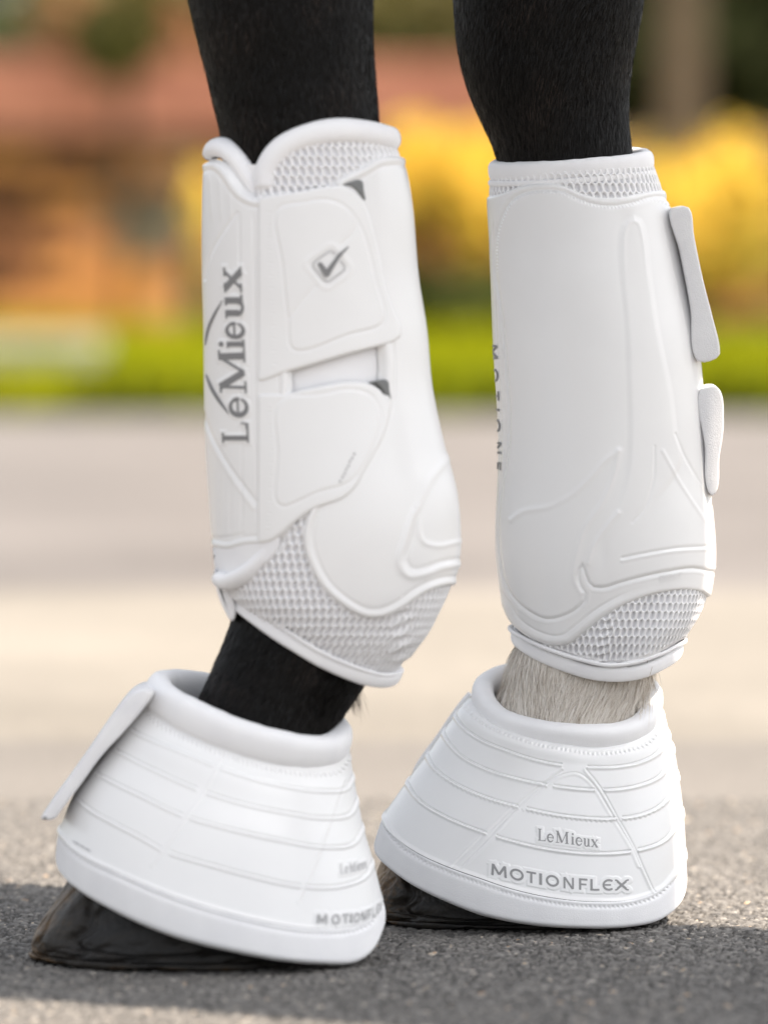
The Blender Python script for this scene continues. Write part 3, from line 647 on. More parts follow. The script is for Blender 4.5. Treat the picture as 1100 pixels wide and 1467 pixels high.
# feather tufts behind the fetlock
def tuft(P0, n, spread, dirv, ln, tone):
    V = []; Fq = []; T = []
    for i in range(n):
        p = np.array(P0)+rng.normal(size=3)*np.array(spread); d = np.array(dirv)+rng.normal(size=3)*.22; d /= np.linalg.norm(d); L = ln*rng.uniform(.4, 1.1)
        s_ = np.cross(d, [0, 1, 0]); s_ /= np.linalg.norm(s_); q = np.array([0, 0, -1.])*L*.3
        b = len(V); V += [p-s_*.00013, p+s_*.00013, p+d*L*.55-s_*.0001+q*.2, p+d*L*.55+s_*.0001+q*.2, p+d*L+q]; Fq += [[b, b+1, b+3], [b, b+3, b+2], [b+2, b+3, b+4]]; T += [tone()]*5
    return np.array(V), np.array(Fq), np.array(T)
for a in [tuft(unproj(506, 988, YL), 60, (.0025, .010, .0025), (.15, 0, -1), .0115, lambda: rng.uniform(0, .52)), tuft(unproj(926, 955, YR), 260, (.0025, .014, .004), (-.12, 0, -1), .022, lambda: rng.uniform(.55, .9)),
          tuft(unproj(918, 1000, YR), 200, (.0025, .014, .004), (-.1, 0, -1), .016, lambda: rng.uniform(.62, .95))]:
    VV.append(a[0]); FF.append(a[1]+k); TT.append(a[2]); k += len(a[0])
tag(addmesh('fur', np.vstack(VV), np.vstack(FF), M['fur'], horse, attrs={'tone': np.concatenate(TT)}), kind='stuff')
# hooves
def hoof(rows, Y, label, seed, pale=0):
    S = Surf([Ring((a, ya), (b, yb), bb, Y) for (a, ya, b, yb, bb) in rows], None); rg = np.random.default_rng(seed); k1, k2 = rg.uniform(0, 6, 2)
    def d(px, py, PH, VV, FR):
        q = .00022*np.sin(VV*40+.9*np.sin(PH*2+k1)+1.5*np.sin(PH*5))*sstep(.05, .3, VV)+.0003*np.sin(PH*23+k2+2*VV)*(1-VV)+.0006*np.sin(PH*7+VV*9)
        q += -.0016*np.exp(-((VV-.80)/.018)**2) - .0030*np.exp(-((PH-.62-VV*.25-.04*np.sin(VV*30))/.045)**2)*sstep(.85, .7, VV) - .0016*np.exp(-((PH-1.0+VV*.3-.03*np.sin(VV*40))/.025)**2)*sstep(.7, .6, VV) - .0008*np.exp(-((PH-.30-.05*np.sin(VV*25))/.03)**2)
        q += -.0012*np.exp(-((VV-.66-.02*np.sin(PH*6))/.010)**2)*sstep(.5, .9, PH)+.0012*sstep(.80, .84, VV)-.0010*sstep(.5, 1, np.sin(PH*13+VV*6+k1)*np.sin(VV*21+PH*4))
        return q
    def wear(px, py, PH, VV, FR, dd):
        n1 = np.sin(PH*9+k1+3*np.sin(VV*11+k2))*np.sin(VV*17+2*np.sin(PH*5+k1)); n2 = np.sin(PH*41+5*np.sin(VV*23))*np.sin(VV*60+3*np.sin(PH*17))
        P2 = np.mod(PH+math.pi, 2*math.pi)-math.pi; toe = np.exp(-((P2+.1*n1)/.62)**2)
        return np.clip(toe*(.6+pale*.4)+.65*sstep(.80, .90, VV)*(.5+.5*n1)*.8+.16*n1+.10*n2, 0, 1)
    o = grid_part('hoof', S, np.linspace(0, 2*math.pi, 420, endpoint=False), 200, d, M['hoof'], horse, attr=('wear', wear))
    c = S.grid(np.linspace(0, 2*math.pi, 40, endpoint=False), np.array([1.]))[0]; 
    o['label'] = label
    return o
gL = HY+F*H/YL; gR = HY+F*H/YR
hoof([(185, 1160, 440, 1170, 118), (150, 1200, 450, 1200, 126), (118, 1240, 458, 1240, 132), (97, 1266, 462, 1266, 138), (73, 1300, 470, 1300, 144), (52, 1330, 478, 1330, 150), (46, 1350, 482, 1350, 152), (47, 1360, 484, 1360, 153), (52, gL-1, 484, gL-1, 152), (110, gL-.5, 440, gL-.5, 90)], YL, 'nearer dark hoof with worn brown toe', 3)
hoof([(620, 1110, 900, 1110, 108), (585, 1160, 912, 1160, 118), (560, 1205, 920, 1205, 128), (545, 1238, 926, 1238, 134), (533, 1262, 930, 1262, 138), (524, 1285, 936, 1285, 142), (520, 1300, 940, 1300, 144), (522, 1308, 942, 1308, 144), (528, gR-1, 942, gR-1, 143), (590, gR-.5, 900, gR-.5, 90)], YR, 'farther dark hoof with pale brown toe', 8, 1)

# ================================================================== BOOTS
def slab(name, poly, Y, hd, material, parent, r=5, n=4, taper=0., wob=0):
    """thick padded strap end: outline in photo px, hd = half width across the view in metres, rounded all round"""
    P = smooth_line(poly, n, True) if n > 1 else np.array(poly, float)
    A = np.roll(P, -1, 0)-np.roll(P, 1, 0); A /= np.linalg.norm(A, axis=1, keepdims=True)+1e-9; N = np.stack([-A[:, 1], A[:, 0]], -1)
    if poly_sdf(P[:1, 0]+N[:1, 0], P[:1, 1]+N[:1, 1], P)[0] < 0: N = -N
    layers = []; rm_ = r*Y/F
    for a in np.linspace(-90, 90, 9):
        s_ = math.sin(math.radians(a)); ins = r*(1-math.cos(math.radians(a))); dd = s_*rm_*1.2+math.copysign(max(hd-rm_*1.2, 0), s_ if abs(s_) > 1e-6 else 1)*(1 if abs(s_) > 1e-6 else 0)
        q = P+N*ins; layers.append(unproj(q[:, 0], q[:, 1], Y)*np.array([1, 0, 1])+np.array([0, Y+dd, 0]))
    V = np.stack(layers); m = V.shape[1]; idx = np.arange(9*m).reshape(9, m); b = np.roll(idx, -1, 1)
    q = np.stack([idx[:-1], b[:-1], b[1:], idx[1:]], -1).reshape(-1, 4).tolist()+[idx[0][::-1].tolist(), idx[-1].tolist()]
    return addmesh(name, V.reshape(-1, 3), q, material, parent)
def edge_h(s, t, r): return np.where(s > 0, t*MM*np.sqrt(np.clip(1-(1-np.clip(s/r, 0, 1))**2, 0, 1)), 0)+np.where(s < 0, np.clip(s, -4, 0)*.0005, 0)
def shell(name, S, outline, t, relief, nf, nb, rows, parent, material=None, r=4., v0=0, v1=1, base=0., f0=-.12, f1=math.pi+.12, sub=None):
    P = smooth_line(outline, 5, True); sub = sub or []
    def sd(px, py):
        s = poly_sdf(px, py, P); s = np.where(s < -29, -99, s)
        for q in sub: s = np.minimum(s, -poly_sdf(px, py, np.array(q, float)))
        return s
    def disp(px, py, PH, VV, FR):
        s = sd(px, py); return base*MM+edge_h(s, t, r)+relief(px, py, s, FR)*np.clip(s/2, 0, 1)
    return grid_part(name, S, phis(nf, nb, f0, f1), rows, disp, material or M['tpu'], parent, keep=lambda px, py, a, b, c: sd(px, py) > -4, v0=v0, v1=v1)
def fabric(name, S, poly, nf, nb, rows, v0, v1, parent, pu, pv, depth=1.0, base=.3, skew=0., wrinkle=None):
    P = np.array(poly, float)
    # arc position along the ring in px so that holes keep their size round the side
    def disp(px, py, PH, VV, FR):
        phm = np.where(np.mod(PH, 2*math.pi) <= math.pi, np.mod(PH, 2*math.pi), 2*math.pi-np.mod(PH, 2*math.pi))
        G = S.grid(np.linspace(0, math.pi, 200), np.linspace(v0, v1, 12)); L = np.linalg.norm(np.diff(G, axis=1), axis=-1).cumsum(1)*2600
        arc_ = np.interp(phm, np.linspace(0, math.pi, 199), L[6]); d = hexmesh(None, None, arc_+skew*py, py-.0*arc_, pu, pv, depth)
        s = poly_sdf(px, py, P); d = d*sstep(0, 3, s)
        if wrinkle: d = d+wrinkle(px, py)
        return base*MM+d-.0008*(s < 0)
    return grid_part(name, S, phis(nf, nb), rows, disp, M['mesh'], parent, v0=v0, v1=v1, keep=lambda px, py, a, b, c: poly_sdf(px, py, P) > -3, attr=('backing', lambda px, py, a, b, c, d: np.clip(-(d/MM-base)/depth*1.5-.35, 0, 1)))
def vsof(rings):
    m = np.array([(r.L[1]+r.R[1])/2+r.fs*.6 for r in rings]); return (m-m[0])/(m[-1]-m[0])

# ------------------------------------------------------------------ right (farther, sharp) tendon boot
xr = (unproj(820, 600, YR)[0])
tb = empty('tendon_boot', (xr, YR, unproj(820, 965, YR)[2]), 'sharp white tendon boot with plain moulded shell and RIGHT embossed, above the white pastern', 'horse boot', 'white horse boots')
def R_(L, R, b, **k): return Ring(L, R, b, YR, **k)
rr_ = [R_((703, 246), (935, 236), 108), R_((701, 285), (950, 280), 112), R_((704, 345), (965, 345), 116), R_((706, 400), (976, 396), 120), R_((710, 500), (995, 490), 124), R_((716, 600), (1004, 590), 126),
       R_((716, 680), (1010, 680), 128), R_((713, 745), (1017, 745), 130), R_((714, 800), (1020, 798), 130, fs=20, bs=10), R_((720, 850), (1016, 842), 126, fs=27, bs=10), R_((730, 888), (1004, 876), 122, fs=34, bs=10),
       R_((738, 908), (990, 900), 116, fs=40, bs=10), R_((745, 918), (974, 922), 108, front=[(768, 934), (808, 950), (848, 962), (885, 965), (916, 962), (953, 945)], bs=10)]
SR = Surf(rr_, vsof(rr_))
grid_part('lining', SR, phis(150, 60), 200, lambda a, b, c, d, e: np.full(a.shape, -.0030), M['foam'], tb)
ring_roll('top_collar', R_((710, 245), (926, 230), 98, fs=6, bs=9), .0042, .0058, M['foam'], tb, wob=.05)
ring_roll('top_binding', R_((702, 262), (936, 246), 107, fs=5, bs=5), .0012, .0016, M['foam'], tb)
ring_roll('bottom_binding', R_((738, 908), (972, 926), 104, front=[(749, 922), (768, 934), (808, 951), (848, 963), (885, 966), (916, 962), (953, 946)], bs=10), .0022, .0042, M['foam'], tb, off=.0003)
ring_roll('bottom_piping', R_((735, 900), (976, 917), 110, front=[(749, 911), (793, 931), (830, 943), (867, 951), (898, 949), (941, 936), (965, 924)], bs=10), .0012, .0011, M['foam'], tb, off=.0020)
fabric('spacer_fabric', SR, [(650, 254), (1050, 232), (1050, 300), (892, 292), (837, 289), (800, 276), (745, 277), (650, 292)], 620, 60, 80, .0, .085, tb, 10.6, 12.5, 2.4, skew=.05)
fabric('spacer_fabric', SR, [(770, 928), (800, 915), (855, 880), (910, 850), (947, 838), (1060, 836), (1060, 900), (978, 914), (941, 933), (898, 946), (867, 948), (830, 940), (793, 929)], 620, 60, 230, .72, 1., tb, 10.2, 12.0, 2.2, skew=.12,
       wrinkle=lambda px, py: .0012*np.exp(-((px-868-(py-900)*-.15)/9)**2)*np.sin(py*.55+px*.2)*sstep(870, 885, py)+.0006*np.sin(px*.08+py*.05))
RO = [(640, 284), (697, 282), (725, 275), (745, 267), (769, 263), (799, 264), (818, 271), (837, 279), (859, 283), (892, 282), (925, 275), (946, 273), (1070, 262), (1070, 858), (1017, 859), (1006, 849), (984, 845), (947, 848), (910, 859),
      (879, 874), (855, 890), (833, 908), (814, 922), (793, 925), (771, 919), (749, 907), (731, 890), (719, 868), (700, 850), (640, 830)]
P1 = smooth_line([(716, 391), (716, 342), (723, 315), (736, 290), (753, 279), (780, 275), (805, 277), (826, 287), (848, 295), (875, 298), (903, 294), (930, 286), (946, 286), (959, 301), (968, 336), (976, 391), (991, 462), (1003, 527), (1016, 600), (1050, 700), (1050, 816),
     (1017, 816), (991, 811), (952, 816), (919, 823), (886, 832), (863, 839), (849, 837), (841, 822), (835, 806), (827, 818), (828, 838), (836, 853), (830, 865), (805, 880), (783, 883), (759, 871), (740, 853), (729, 831), (722, 790), (720, 747), (724, 698), (733, 649), (736, 600), (733, 544), (724, 445)], 4, True)
P1s = P1[:np.argmin(np.hypot(P1[:, 0]-976, P1[:, 1]-391))]
RDG = smooth_line([(886, 342), (888, 330), (893, 318), (901, 313), (908, 313), (914, 318), (919, 334), (927, 399), (939, 478), (956, 563), (963, 619), (970, 660), (955, 690), (936, 715), (921, 737), (906, 752), (892, 758), (880, 752), (878, 738), (886, 721), (898, 672), (901, 619), (899, 544), (895, 455), (888, 390)], 4, True)
def rel_r(px, py, s, FR):
    e = .55*MM*np.exp(-((s-7)/4.2)**2)*sstep(835, 875, py) - .35*MM*np.exp(-((s-15)/1.6)**2)*sstep(835, 875, py)
    p1 = poly_sdf(px, py, P1); p1 = np.where(p1 < -29, -29, p1)
    e = e + .55*MM*sstep(-3.5, 3.5, p1) - .62*MM*np.exp(-((p1+3)/2.0)**2)
    e = e + .12*MM*np.exp(-((p1+9)/1.2)**2)*(s > 5)
    rd = poly_sdf(px, py, RDG); e = e + .65*MM*sstep(-5, 5, rd)*sstep(760, 660, py) + .25*MM*np.exp(-((rd-5)/2.5)**2)*sstep(420, 330, py)
    e = e + stitches(px, py, P1s[::4]+np.array([0, 0.]), 5, .22, 1.4)
    e = e + ridge(px, py, [(884, 646), (867, 659), (845, 685), (821, 708), (788, 726), (752, 733), (736, 745)], .38, 4) + ridge(px, py, [(885, 646), (880, 675), (860, 724), (838, 757), (827, 796), (824, 829), (834, 848)], .45, 4.5)
    l1 = smooth_line([(884, 646), (867, 659), (845, 685), (821, 708), (788, 726), (752, 733), (736, 745)], 5); d, sg, a = seg_dist(px, py, l1, 90); e = e + np.where(d < 85, -.5*MM*sstep(0, -6, sg)*sstep(80, 10, d)*0, 0)
    e = e + ridge(px, py, [(945, 646), (968, 688), (1009, 753)], .28, 2.6) - ridge(px, py, [(963, 622), (977, 655), (992, 682), (1016, 724)], .35, 2.2)
    e = e - ridge(px, py, [(890, 799), (919, 793), (968, 785), (1012, 783)], .5, 2.2) + ridge(px, py, [(890, 803), (919, 797), (968, 789), (1012, 787)], .3, 2.5)
    e = e - ridge(px, py, [(904, 748), (919, 731), (932, 690), (934, 640)], .3, 2.) + ridge(px, py, [(843, 806), (850, 783), (868, 755), (884, 735)], .5, 4)
    e = e - .5*MM*np.exp(-(((px-862)/9)**2+((py-790)/28)**2))
    e = e + .1*MM*np.sin(px*.03+1)*np.sin(py*.021)
    for o_ in (5.5, 11): e = e - .30*MM*np.exp(-((px-(np.interp(py, [280, 345, 400, 500, 600, 745, 850], [701, 704, 706, 710, 716, 713, 720])+o_))/1.3)**2)*sstep(300, 330, py)*sstep(760, 700, py)
    return e
shell('shell', SR, RO, 1.5, rel_r, 430, 70, 560, tb, r=4.5)
Text(SANS, [('R', 943, 948.5), ('I', 950, 951.5), ('G', 953, 959.5), ('H', 961.5, 966.5), ('T', 968, 973.5)], [(940, 833.5), (975, 827)], 8.5).build('embossed_lettering', SR, M['tpu'], tb, .0021, .45)
Text(SANS, [('M', 493, 515), ('O', 528, 547), ('T', 560, 574), ('I', 585, 589), ('O', 600, 619), ('N', 633, 650), ('F', 662, 674)], [(490, -706.5), (560, -709.5), (620, -712), (680, -713)], 8.5, 2).build('lettering', SR, M['ink'], tb, .0019, .5)
slab('strap', [(957, 299), (966, 297), (978, 295), (984, 299), (990, 336), (1003, 400), (1017, 455), (1027, 500), (1026, 509), (1018, 514), (1003, 518), (994, 515), (985, 440), (970, 360)], YR+.004, .026, M['strap'], tb, 3.5)
slab('strap', [(1000, 556), (1010, 553), (1021, 551), (1029, 560), (1033, 599), (1032, 620), (1027, 652), (1021, 705), (1016, 708), (1010, 700), (1006, 640)], YR+.004, .022, M['strap'], tb, 3)

# ------------------------------------------------------------------ left (nearer, softer) tendon boot
tl = empty('tendon_boot', (unproj(470, 600, YL)[0], YL, unproj(450, 965, YL)[2]), 'white tendon boot with two straps and grey vertical lettering on the nearer leaning leg', 'horse boot', 'white horse boots')
def L_(L, R, b, **k): return Ring(L, R, b, YL, **k)
rl_ = [L_((300, 205), (562, 196), 112), L_((296, 240), (577, 238), 116), L_((294, 300), (587, 292), 120), L_((294, 395), (596, 395), 124), L_((296, 473), (608, 473), 126), L_((297, 560), (616, 556), 130), L_((299, 640), (633, 636), 136), L_((304, 720), (651, 704), 142),
       L_((308, 775), (656, 756), 144), L_((311, 808), (655, 800), 142, fs=26, bs=10), L_((317, 832), (646, 836), 138, fs=38, bs=12), L_((324, 842), (628, 876), 130, fs=38, bs=14), L_((331, 848), (600, 922), 120, fs=34, bs=14), L_((338, 853), (566, 964), 108, front=[(361, 878), (414, 914), (467, 945), (520, 964), (545, 970)], bs=14)]
SL = Surf(rl_, vsof(rl_))
grid_part('lining', SL, phis(150, 60), 200, lambda a, b, c, d, e: np.full(a.shape, -.0030), M['foam'], tl, v0=.05)
ring_roll('bottom_binding', L_((335, 850), (570, 966), 106, front=[(361, 880), (414, 917), (467, 948), (520, 970), (545, 975), (560, 974)], bs=14), .0022, .0040, M['foam'], tl)
ring_roll('bottom_piping', L_((333, 842), (574, 960), 112, front=[(375, 877), (414, 905), (467, 937), (520, 959), (548, 966)], bs=14), .0010, .0010, M['foam'], tl, off=.0008)
fabric('spacer_fabric', SL, [(372, 262), (400, 225), (440, 206), (480, 200), (700, 204), (700, 250), (540, 250), (520, 300), (370, 300)], 380, 50, 100, 0, .16, tl, 11.2, 14, 2.4, skew=-.2)
fabric('spacer_fabric', SL, [(345, 790), (400, 792), (425, 735), (445, 735), (640, 800), (700, 800), (700, 1000), (300, 1000), (300, 830)], 400, 50, 250, .66, 1., tl, 11.0, 13.0, 2.3, skew=.25,
       wrinkle=lambda px, py: .0011*np.exp(-((px-575)/14)**2)*np.sin(py*.35+px*.15))
LO = [(480, 262), (510, 244), (524, 236), (537, 228), (560, 224), (584, 226), (720, 232), (720, 838), (643, 839), (627, 842), (602, 853), (574, 873), (545, 885), (520, 884), (485, 864), (460, 839), (442, 804), (435, 775), (437, 751), (452, 715), (500, 660), (542, 600), (549, 545), (547, 495), (530, 400), (505, 300)]
def rel_l(px, py, s, FR):
    e = .8*MM*np.exp(-((s-6)/4.)**2)-.4*MM*np.exp(-((s-14)/2)**2)
    e = e + ridge(px, py, [(590, 735), (577, 775), (570, 805), (582, 824), (602, 823), (630, 813), (655, 808)], .9, 5) - ridge(px, py, [(596, 735), (588, 775), (580, 800), (590, 814), (604, 813), (630, 804), (655, 800)], .4, 3)
    e = e + ridge(px, py, [(595, 725), (603, 775), (620, 782), (659, 775)], .5, 3.5) + ridge(px, py, [(640, 655), (612, 690), (595, 725)], .6, 6)
    return e
shell('shell', SL, LO, 1.4, rel_l, 300, 60, 420, tl, r=5)
# front panel wrapping the left side
LP = [(262, 236), (292, 235), (302, 232), (312, 233), (325, 243), (336, 259), (348, 275), (366, 285), (397, 280), (413, 276), (413, 760), (408, 764), (396, 773), (382, 779), (361, 780), (345, 783), (332, 787), (308, 784), (262, 775)]
T1 = Text(SERIF, [('L', -636, -606), ('e', -597, -569), ('M', -566, -499), ('i', -500, -486), ('e', -485, -461), ('u', -457, -421), ('x', -419, -383)], [(-636, 360), (-383, 348.5)], 36, 1, .3)
def rel_p(px, py, s, FR):
    e = .5*MM*np.exp(-((s-5)/4)**2)-.25*MM*np.exp(-((s-12)/2)**2)
    for xo in (345, 365): e = e - .35*MM*np.exp(-((px-(xo+(py-300)*.012))/1.8)**2)*sstep(300, 320, py)*sstep(750, 735, py)
    for xo, ya in ((319, 655), (334, 675), (349, 700)): e = e - .3*MM*np.exp(-((px-xo)/2.2)**2)*sstep(ya, ya+25, py)*sstep(768, 755, py)
    for xo in (304, 317, 330): e = e + .25*MM*np.exp(-((px-xo-(py-240)*.06)/2.5)**2)*sstep(245, 260, py)*sstep(330, 300, py)
    e = e - ridge(px, py, [(342, 305), (325, 330), (308, 360), (298, 400)], .4, 2) - ridge(px, py, [(296, 590), (308, 624), (335, 672), (370, 720)], .5, 2.5) + ridge(px, py, [(296, 606), (308, 636), (335, 684), (366, 728)], .3, 2.5)
    e = e - ridge(px, py, [(300, 768), (325, 770), (350, 765)], .35, 2.5)
    e = e + stitches(px, py, [(398, 300), (400, 450), (404, 600), (400, 740)], 6, .3, 1.6)
    return e + np.where(FR, plaque(T1, px, py, .30, 3.5), 0)
shell('front_panel', SL, LP, 1.3, rel_p, 420, 60, 400, tl, r=5, v1=.85, base=.4)
poff = lambda a, b: .0021
T1.build('lettering', SL, M['ink'], tl, .0023, .8)
def band(name, S, line, wd, off, material, parent, res=.8):
    L = smooth_line(line, 6); n = len(L); T = np.gradient(L, axis=0); T /= np.linalg.norm(T, axis=1, keepdims=True); N = np.stack([-T[:, 1], T[:, 0]], -1)
    k = wd*np.sin(np.linspace(.25, math.pi-.25, n))[:, None]; a = S.on(*(L-N*k).T, off); b = S.on(*(L+N*k).T, off); c = S.on(*L.T, off+.0002)
    V = np.stack([a, c, b], 1).reshape(-1, 3); i = np.arange(n-1)*3; q = np.concatenate([np.stack([i, i+1, i+4, i+3], -1), np.stack([i+1, i+2, i+5, i+4], -1)])
    return addmesh(name, V, q, material, parent)
band('printed_line', SL, [(323, 430), (312, 450), (303, 472), (299, 495)], 1.7, .0022, M['ink'], tl)
band('printed_line', SL, [(300, 536), (309, 558), (320, 576), (332, 593)], 2.3, .0022, M['ink'], tl)
# straps with their raised frames
S1 = [(372, 285), (397, 279), (435, 273), (472, 267), (493, 267), (509, 277), (522, 296), (530, 320), (540, 360), (552, 417), (563, 448), (572, 470), (571, 482), (563, 489), (549, 494), (496, 508), (450, 522), (413, 533), (372, 545)]
S1i = smooth_line([(402, 300), (435, 292), (465, 288), (490, 297), (509, 320), (521, 352), (532, 400), (543, 462), (500, 477), (422, 499), (416, 457), (408, 380)], 5, True)
lg = (474, 381)
def rrect(px, py, c, hw, hh, rad, ang):
    a = math.radians(ang); x = (px-c[0])*math.cos(a)+(py-c[1])*math.sin(a); y = -(px-c[0])*math.sin(a)+(py-c[1])*math.cos(a)
    qx, qy = np.abs(x)-hw+rad, np.abs(y)-hh+rad; return rad-(np.hypot(np.maximum(qx, 0), np.maximum(qy, 0))+np.minimum(np.maximum(qx, qy), 0))
def rel_s1(px, py):
    i = poly_sdf(px, py, S1i); e = .30*MM*sstep(-2.5, 2.5, i)-.35*MM*np.exp(-((i+2)/1.7)**2)
    d = rrect(px, py, (470, 382), 25, 25, 9, 52); e = e + .25*MM*np.exp(-(d/3)**2)
    d = rrect(px, py, (470, 382), 14.5, 14.5, 5, 52); e = e - .35*MM*np.exp(-((d+4)/1.5)**2)
    e = e - ridge(px, py, [(452, 410), (435, 430), (416, 456)], .3, 2) - ridge(px, py, [(488, 350), (505, 332), (508, 322)], .3, 2)
    e = e + stitches(px, py, [(388, 300), (392, 420), (396, 525)], 6, .3, 1.6)
    return e
def strap(poly, rel, base, t): 
    return patch('strap', SL, poly, M['tpu'], tl, t, 5, 1.8, base, rel)
strap(S1, rel_s1, 1.6, 1.0)
S2 = [(372, 567), (411, 564), (440, 557), (465, 552), (496, 547), (520, 548), (540, 557), (551, 572), (555, 590), (554, 606), (545, 631), (534, 652), (520, 677), (511, 695), (503, 705), (488, 716), (468, 723), (449, 730), (425, 747), (396, 772), (384, 777), (372, 776)]
S2i = smooth_line([(404, 575), (460, 567), (500, 560), (527, 568), (540, 590), (536, 625), (505, 684), (490, 694), (460, 702), (404, 722), (402, 650)], 5, True)
def rel_s2(px, py):
    i = poly_sdf(px, py, S2i); e = .25*MM*sstep(-2.5, 2.5, i)-.3*MM*np.exp(-((i+2)/1.7)**2)
    return e + stitches(px, py, [(390, 580), (392, 650), (388, 760)], 6, .3, 1.6) + stitches(px, py, [(410, 722), (470, 700), (500, 697)], 6, .2, 1.6)
strap(S2, rel_s2, 1.6, 1.0)
# logo: rounded diamond outline with a tick
CK = [('c', 458, 379, 467, 393, 3.0, 4.2), ('c', 467, 393, 475, 380, 4.0, 3.2), ('c', 475, 380, 484, 366, 3.0, 2.4), ('c', 484, 366, 496, 354, 2.4, .8)]
def sdf_mesh(name, S, box_, res, sdf, material, parent, off):
    v, f = march(*box_, res, sdf); return addmesh(name, S.on(v[:, 0], v[:, 1], off), f, material, parent)
sdf_mesh('tick_emblem', SL, (450, 502, 345, 402), .7, lambda x, y: glyph_sdf(CK, x, y), M['ink'], tl, .0037)
dia = lambda x, y: 1.1-np.abs(rrect(x, y, (470, 382), 17, 17, 6, 52))
M['faint'] = mat('faint_grey_print', (.50, .50, .50), .5, .4)
sdf_mesh('emblem_outline', SL, (440, 502, 352, 412), .7, lambda x, y: np.where(glyph_sdf(CK, x, y) > -2.5, -1., dia(x, y)), M['faint'], tl, .0036)
patch('reflective_tab', SL, [(487, 266), (502, 260), (513, 258), (517, 260), (519, 272), (521, 288), (514, 281), (508, 273), (499, 267)], M['tab'], tl, .6, 3, 1.2, 1.7)
patch('reflective_tab', SL, [(527, 549), (540, 545), (551, 544), (554, 547), (556, 560), (557, 573), (550, 566), (543, 556), (536, 550)], M['tab'], tl, .6, 3, 1.2, 1.7)
tiny = [(487, 690), (490, 684), (493, 679), (495, 673), (498, 668), (500, 662), (503, 657), (506, 651)]
V = []; 
sdf_mesh('small_print', SL, (482, 512, 646, 694), .5, lambda x, y: np.max([1.5-np.hypot((x-a)*1., (y-b)*.75) for a, b in tiny], axis=0), M['ink2'], tl, .0032)
# collar in two overlapping rolls
def pathpts(S, pts, off):
    L = smooth_line(pts, 8); return S.on(L[:, 0], L[:, 1], off)
def back_arc(S, v, phi0, phi1, off, n=40):
    p = np.linspace(phi0, phi1, n); P, N = S.frame(p, np.full(n, v)); return P+N*off
c1 = unproj([376, 383, 394, 410, 430, 455, 485, 515, 540, 556], [262, 240, 222, 206, 194, 186, 183, 185, 191, 197], 0*np.arange(10)+1)
def lift_(pts, dy):      # photo points at a depth a little outside the boot surface (works above its top edge too)
    pts = np.array(pts, float); t = np.clip((pts[:, 0]-431)/(131), -1, 1); y = YL-.0405*np.sqrt(1-t**2)+dy; return unproj(pts[:, 0], pts[:, 1], y)
pf = smooth_line([(380, 272), (380, 250), (389, 229), (404, 212), (424, 200), (452, 191), (486, 187), (520, 189), (545, 194), (560, 199)], 6)
PF = lift_(pf, 0.002)
pb = []
for a in np.linspace(.25, math.pi-1.1, 20): pb.append(((431+128*math.cos(a)), YL+.040*math.sin(a), 196+8*math.sin(a)))
PB = np.array([unproj(x, yy_, y_) for x, y_, yy_ in pb])
path = np.vstack([PF, PB])
sweep('top_collar', path, .0066, M['foam'], tl, 24, flat=.8, wob=.04)
pf2 = smooth_line([(376, 283), (365, 264), (352, 243), (338, 224), (322, 212), (308, 212), (302, 222)], 6); PF2 = lift_(pf2, .006)
sweep('top_collar', PF2, np.concatenate([np.full(len(PF2)-6, .0062), np.linspace(.0060, .005, 6)]), M['foam'], tl, 24, flat=.8, wob=.04)
pf3 = smooth_line([(368, 300), (356, 276), (342, 252), (330, 237), (318, 228), (300, 229)], 5)
# bottom end of the collar and lining strip showing below the front panel
sweep('lower_roll', lift_(smooth_line([(398, 768), (384, 792), (362, 815), (340, 829), (322, 834), (312, 826)], 6), -.002), .0052, M['foam'], tl, 20, flat=.8)
patch('lining_flap', SL, [(300, 776), (345, 778), (400, 768), (394, 795), (345, 828), (318, 838), (308, 830), (304, 800)], M['foam'], tl, .8, 5, 2.0, .6)
slab('lining_strip', [(308, 815), (322, 836), (334, 852), (337, 886), (333, 888), (322, 872), (312, 846)], YL-.006, .012, M['foam'], tl, 4)

# ------------------------------------------------------------------ bell boots
def bell(Y, rows, b0, b1, lab, loc):
    t = empty('bell_boot', loc, lab, 'bell boot', 'white bell boots'); n = len(rows)
    rings = [Ring(r[0], r[-1], b0+(b1-b0)*((r[0][0]-rows[0][0][0])/(rows[-1][0][0]-rows[0][0][0])), Y, front=r[1:-1], bs=26+18*i/n) for i, r in enumerate(rows)]
    return t, Surf(rings, vsof_b(rings))
def vsof_b(rings):
    m = np.array([float(proj(r.pos(np.array([math.pi*.5])))[1][0]) for r in rings]); return (m-m[0])/(m[-1]-m[0])
BR = [
 [(690, 990), (711, 1030), (735, 1043), (775, 1057), (844, 1067), (893, 1063), (930, 1047), (947, 1016)],
 [(664, 1012), (681, 1030), (697, 1041), (726, 1054), (775, 1069), (811, 1075), (846, 1081), (894, 1077), (929, 1065), (952, 1032)],
 [(653, 1026), (662, 1039), (685, 1057), (721, 1073), (778, 1091), (835, 1098), (882, 1098), (917, 1091), (943, 1076), (957, 1052)],
 [(636, 1050), (643, 1063), (662, 1083), (697, 1102), (740, 1115), (783, 1124), (851, 1131), (905, 1127), (945, 1110), (963, 1072)],
 [(613, 1083), (622, 1099), (647, 1119), (696, 1142), (755, 1158), (814, 1169), (883, 1172), (922, 1165), (950, 1149), (970, 1112)],
 [(584, 1122), (598, 1143), (633, 1167), (696, 1193), (775, 1214), (844, 1222), (908, 1218), (950, 1203), (977, 1165)],
 [(549, 1172), (567, 1200), (603, 1225), (648, 1245), (685, 1258), (733, 1274), (787, 1286), (846, 1292), (905, 1289), (948, 1272), (981, 1228)]]
br, SBR = bell(YR, BR, 104, 196, 'sharp white bell boot over the hoof below the white pastern', (unproj(770, 1200, YR)[0], YR, .01))
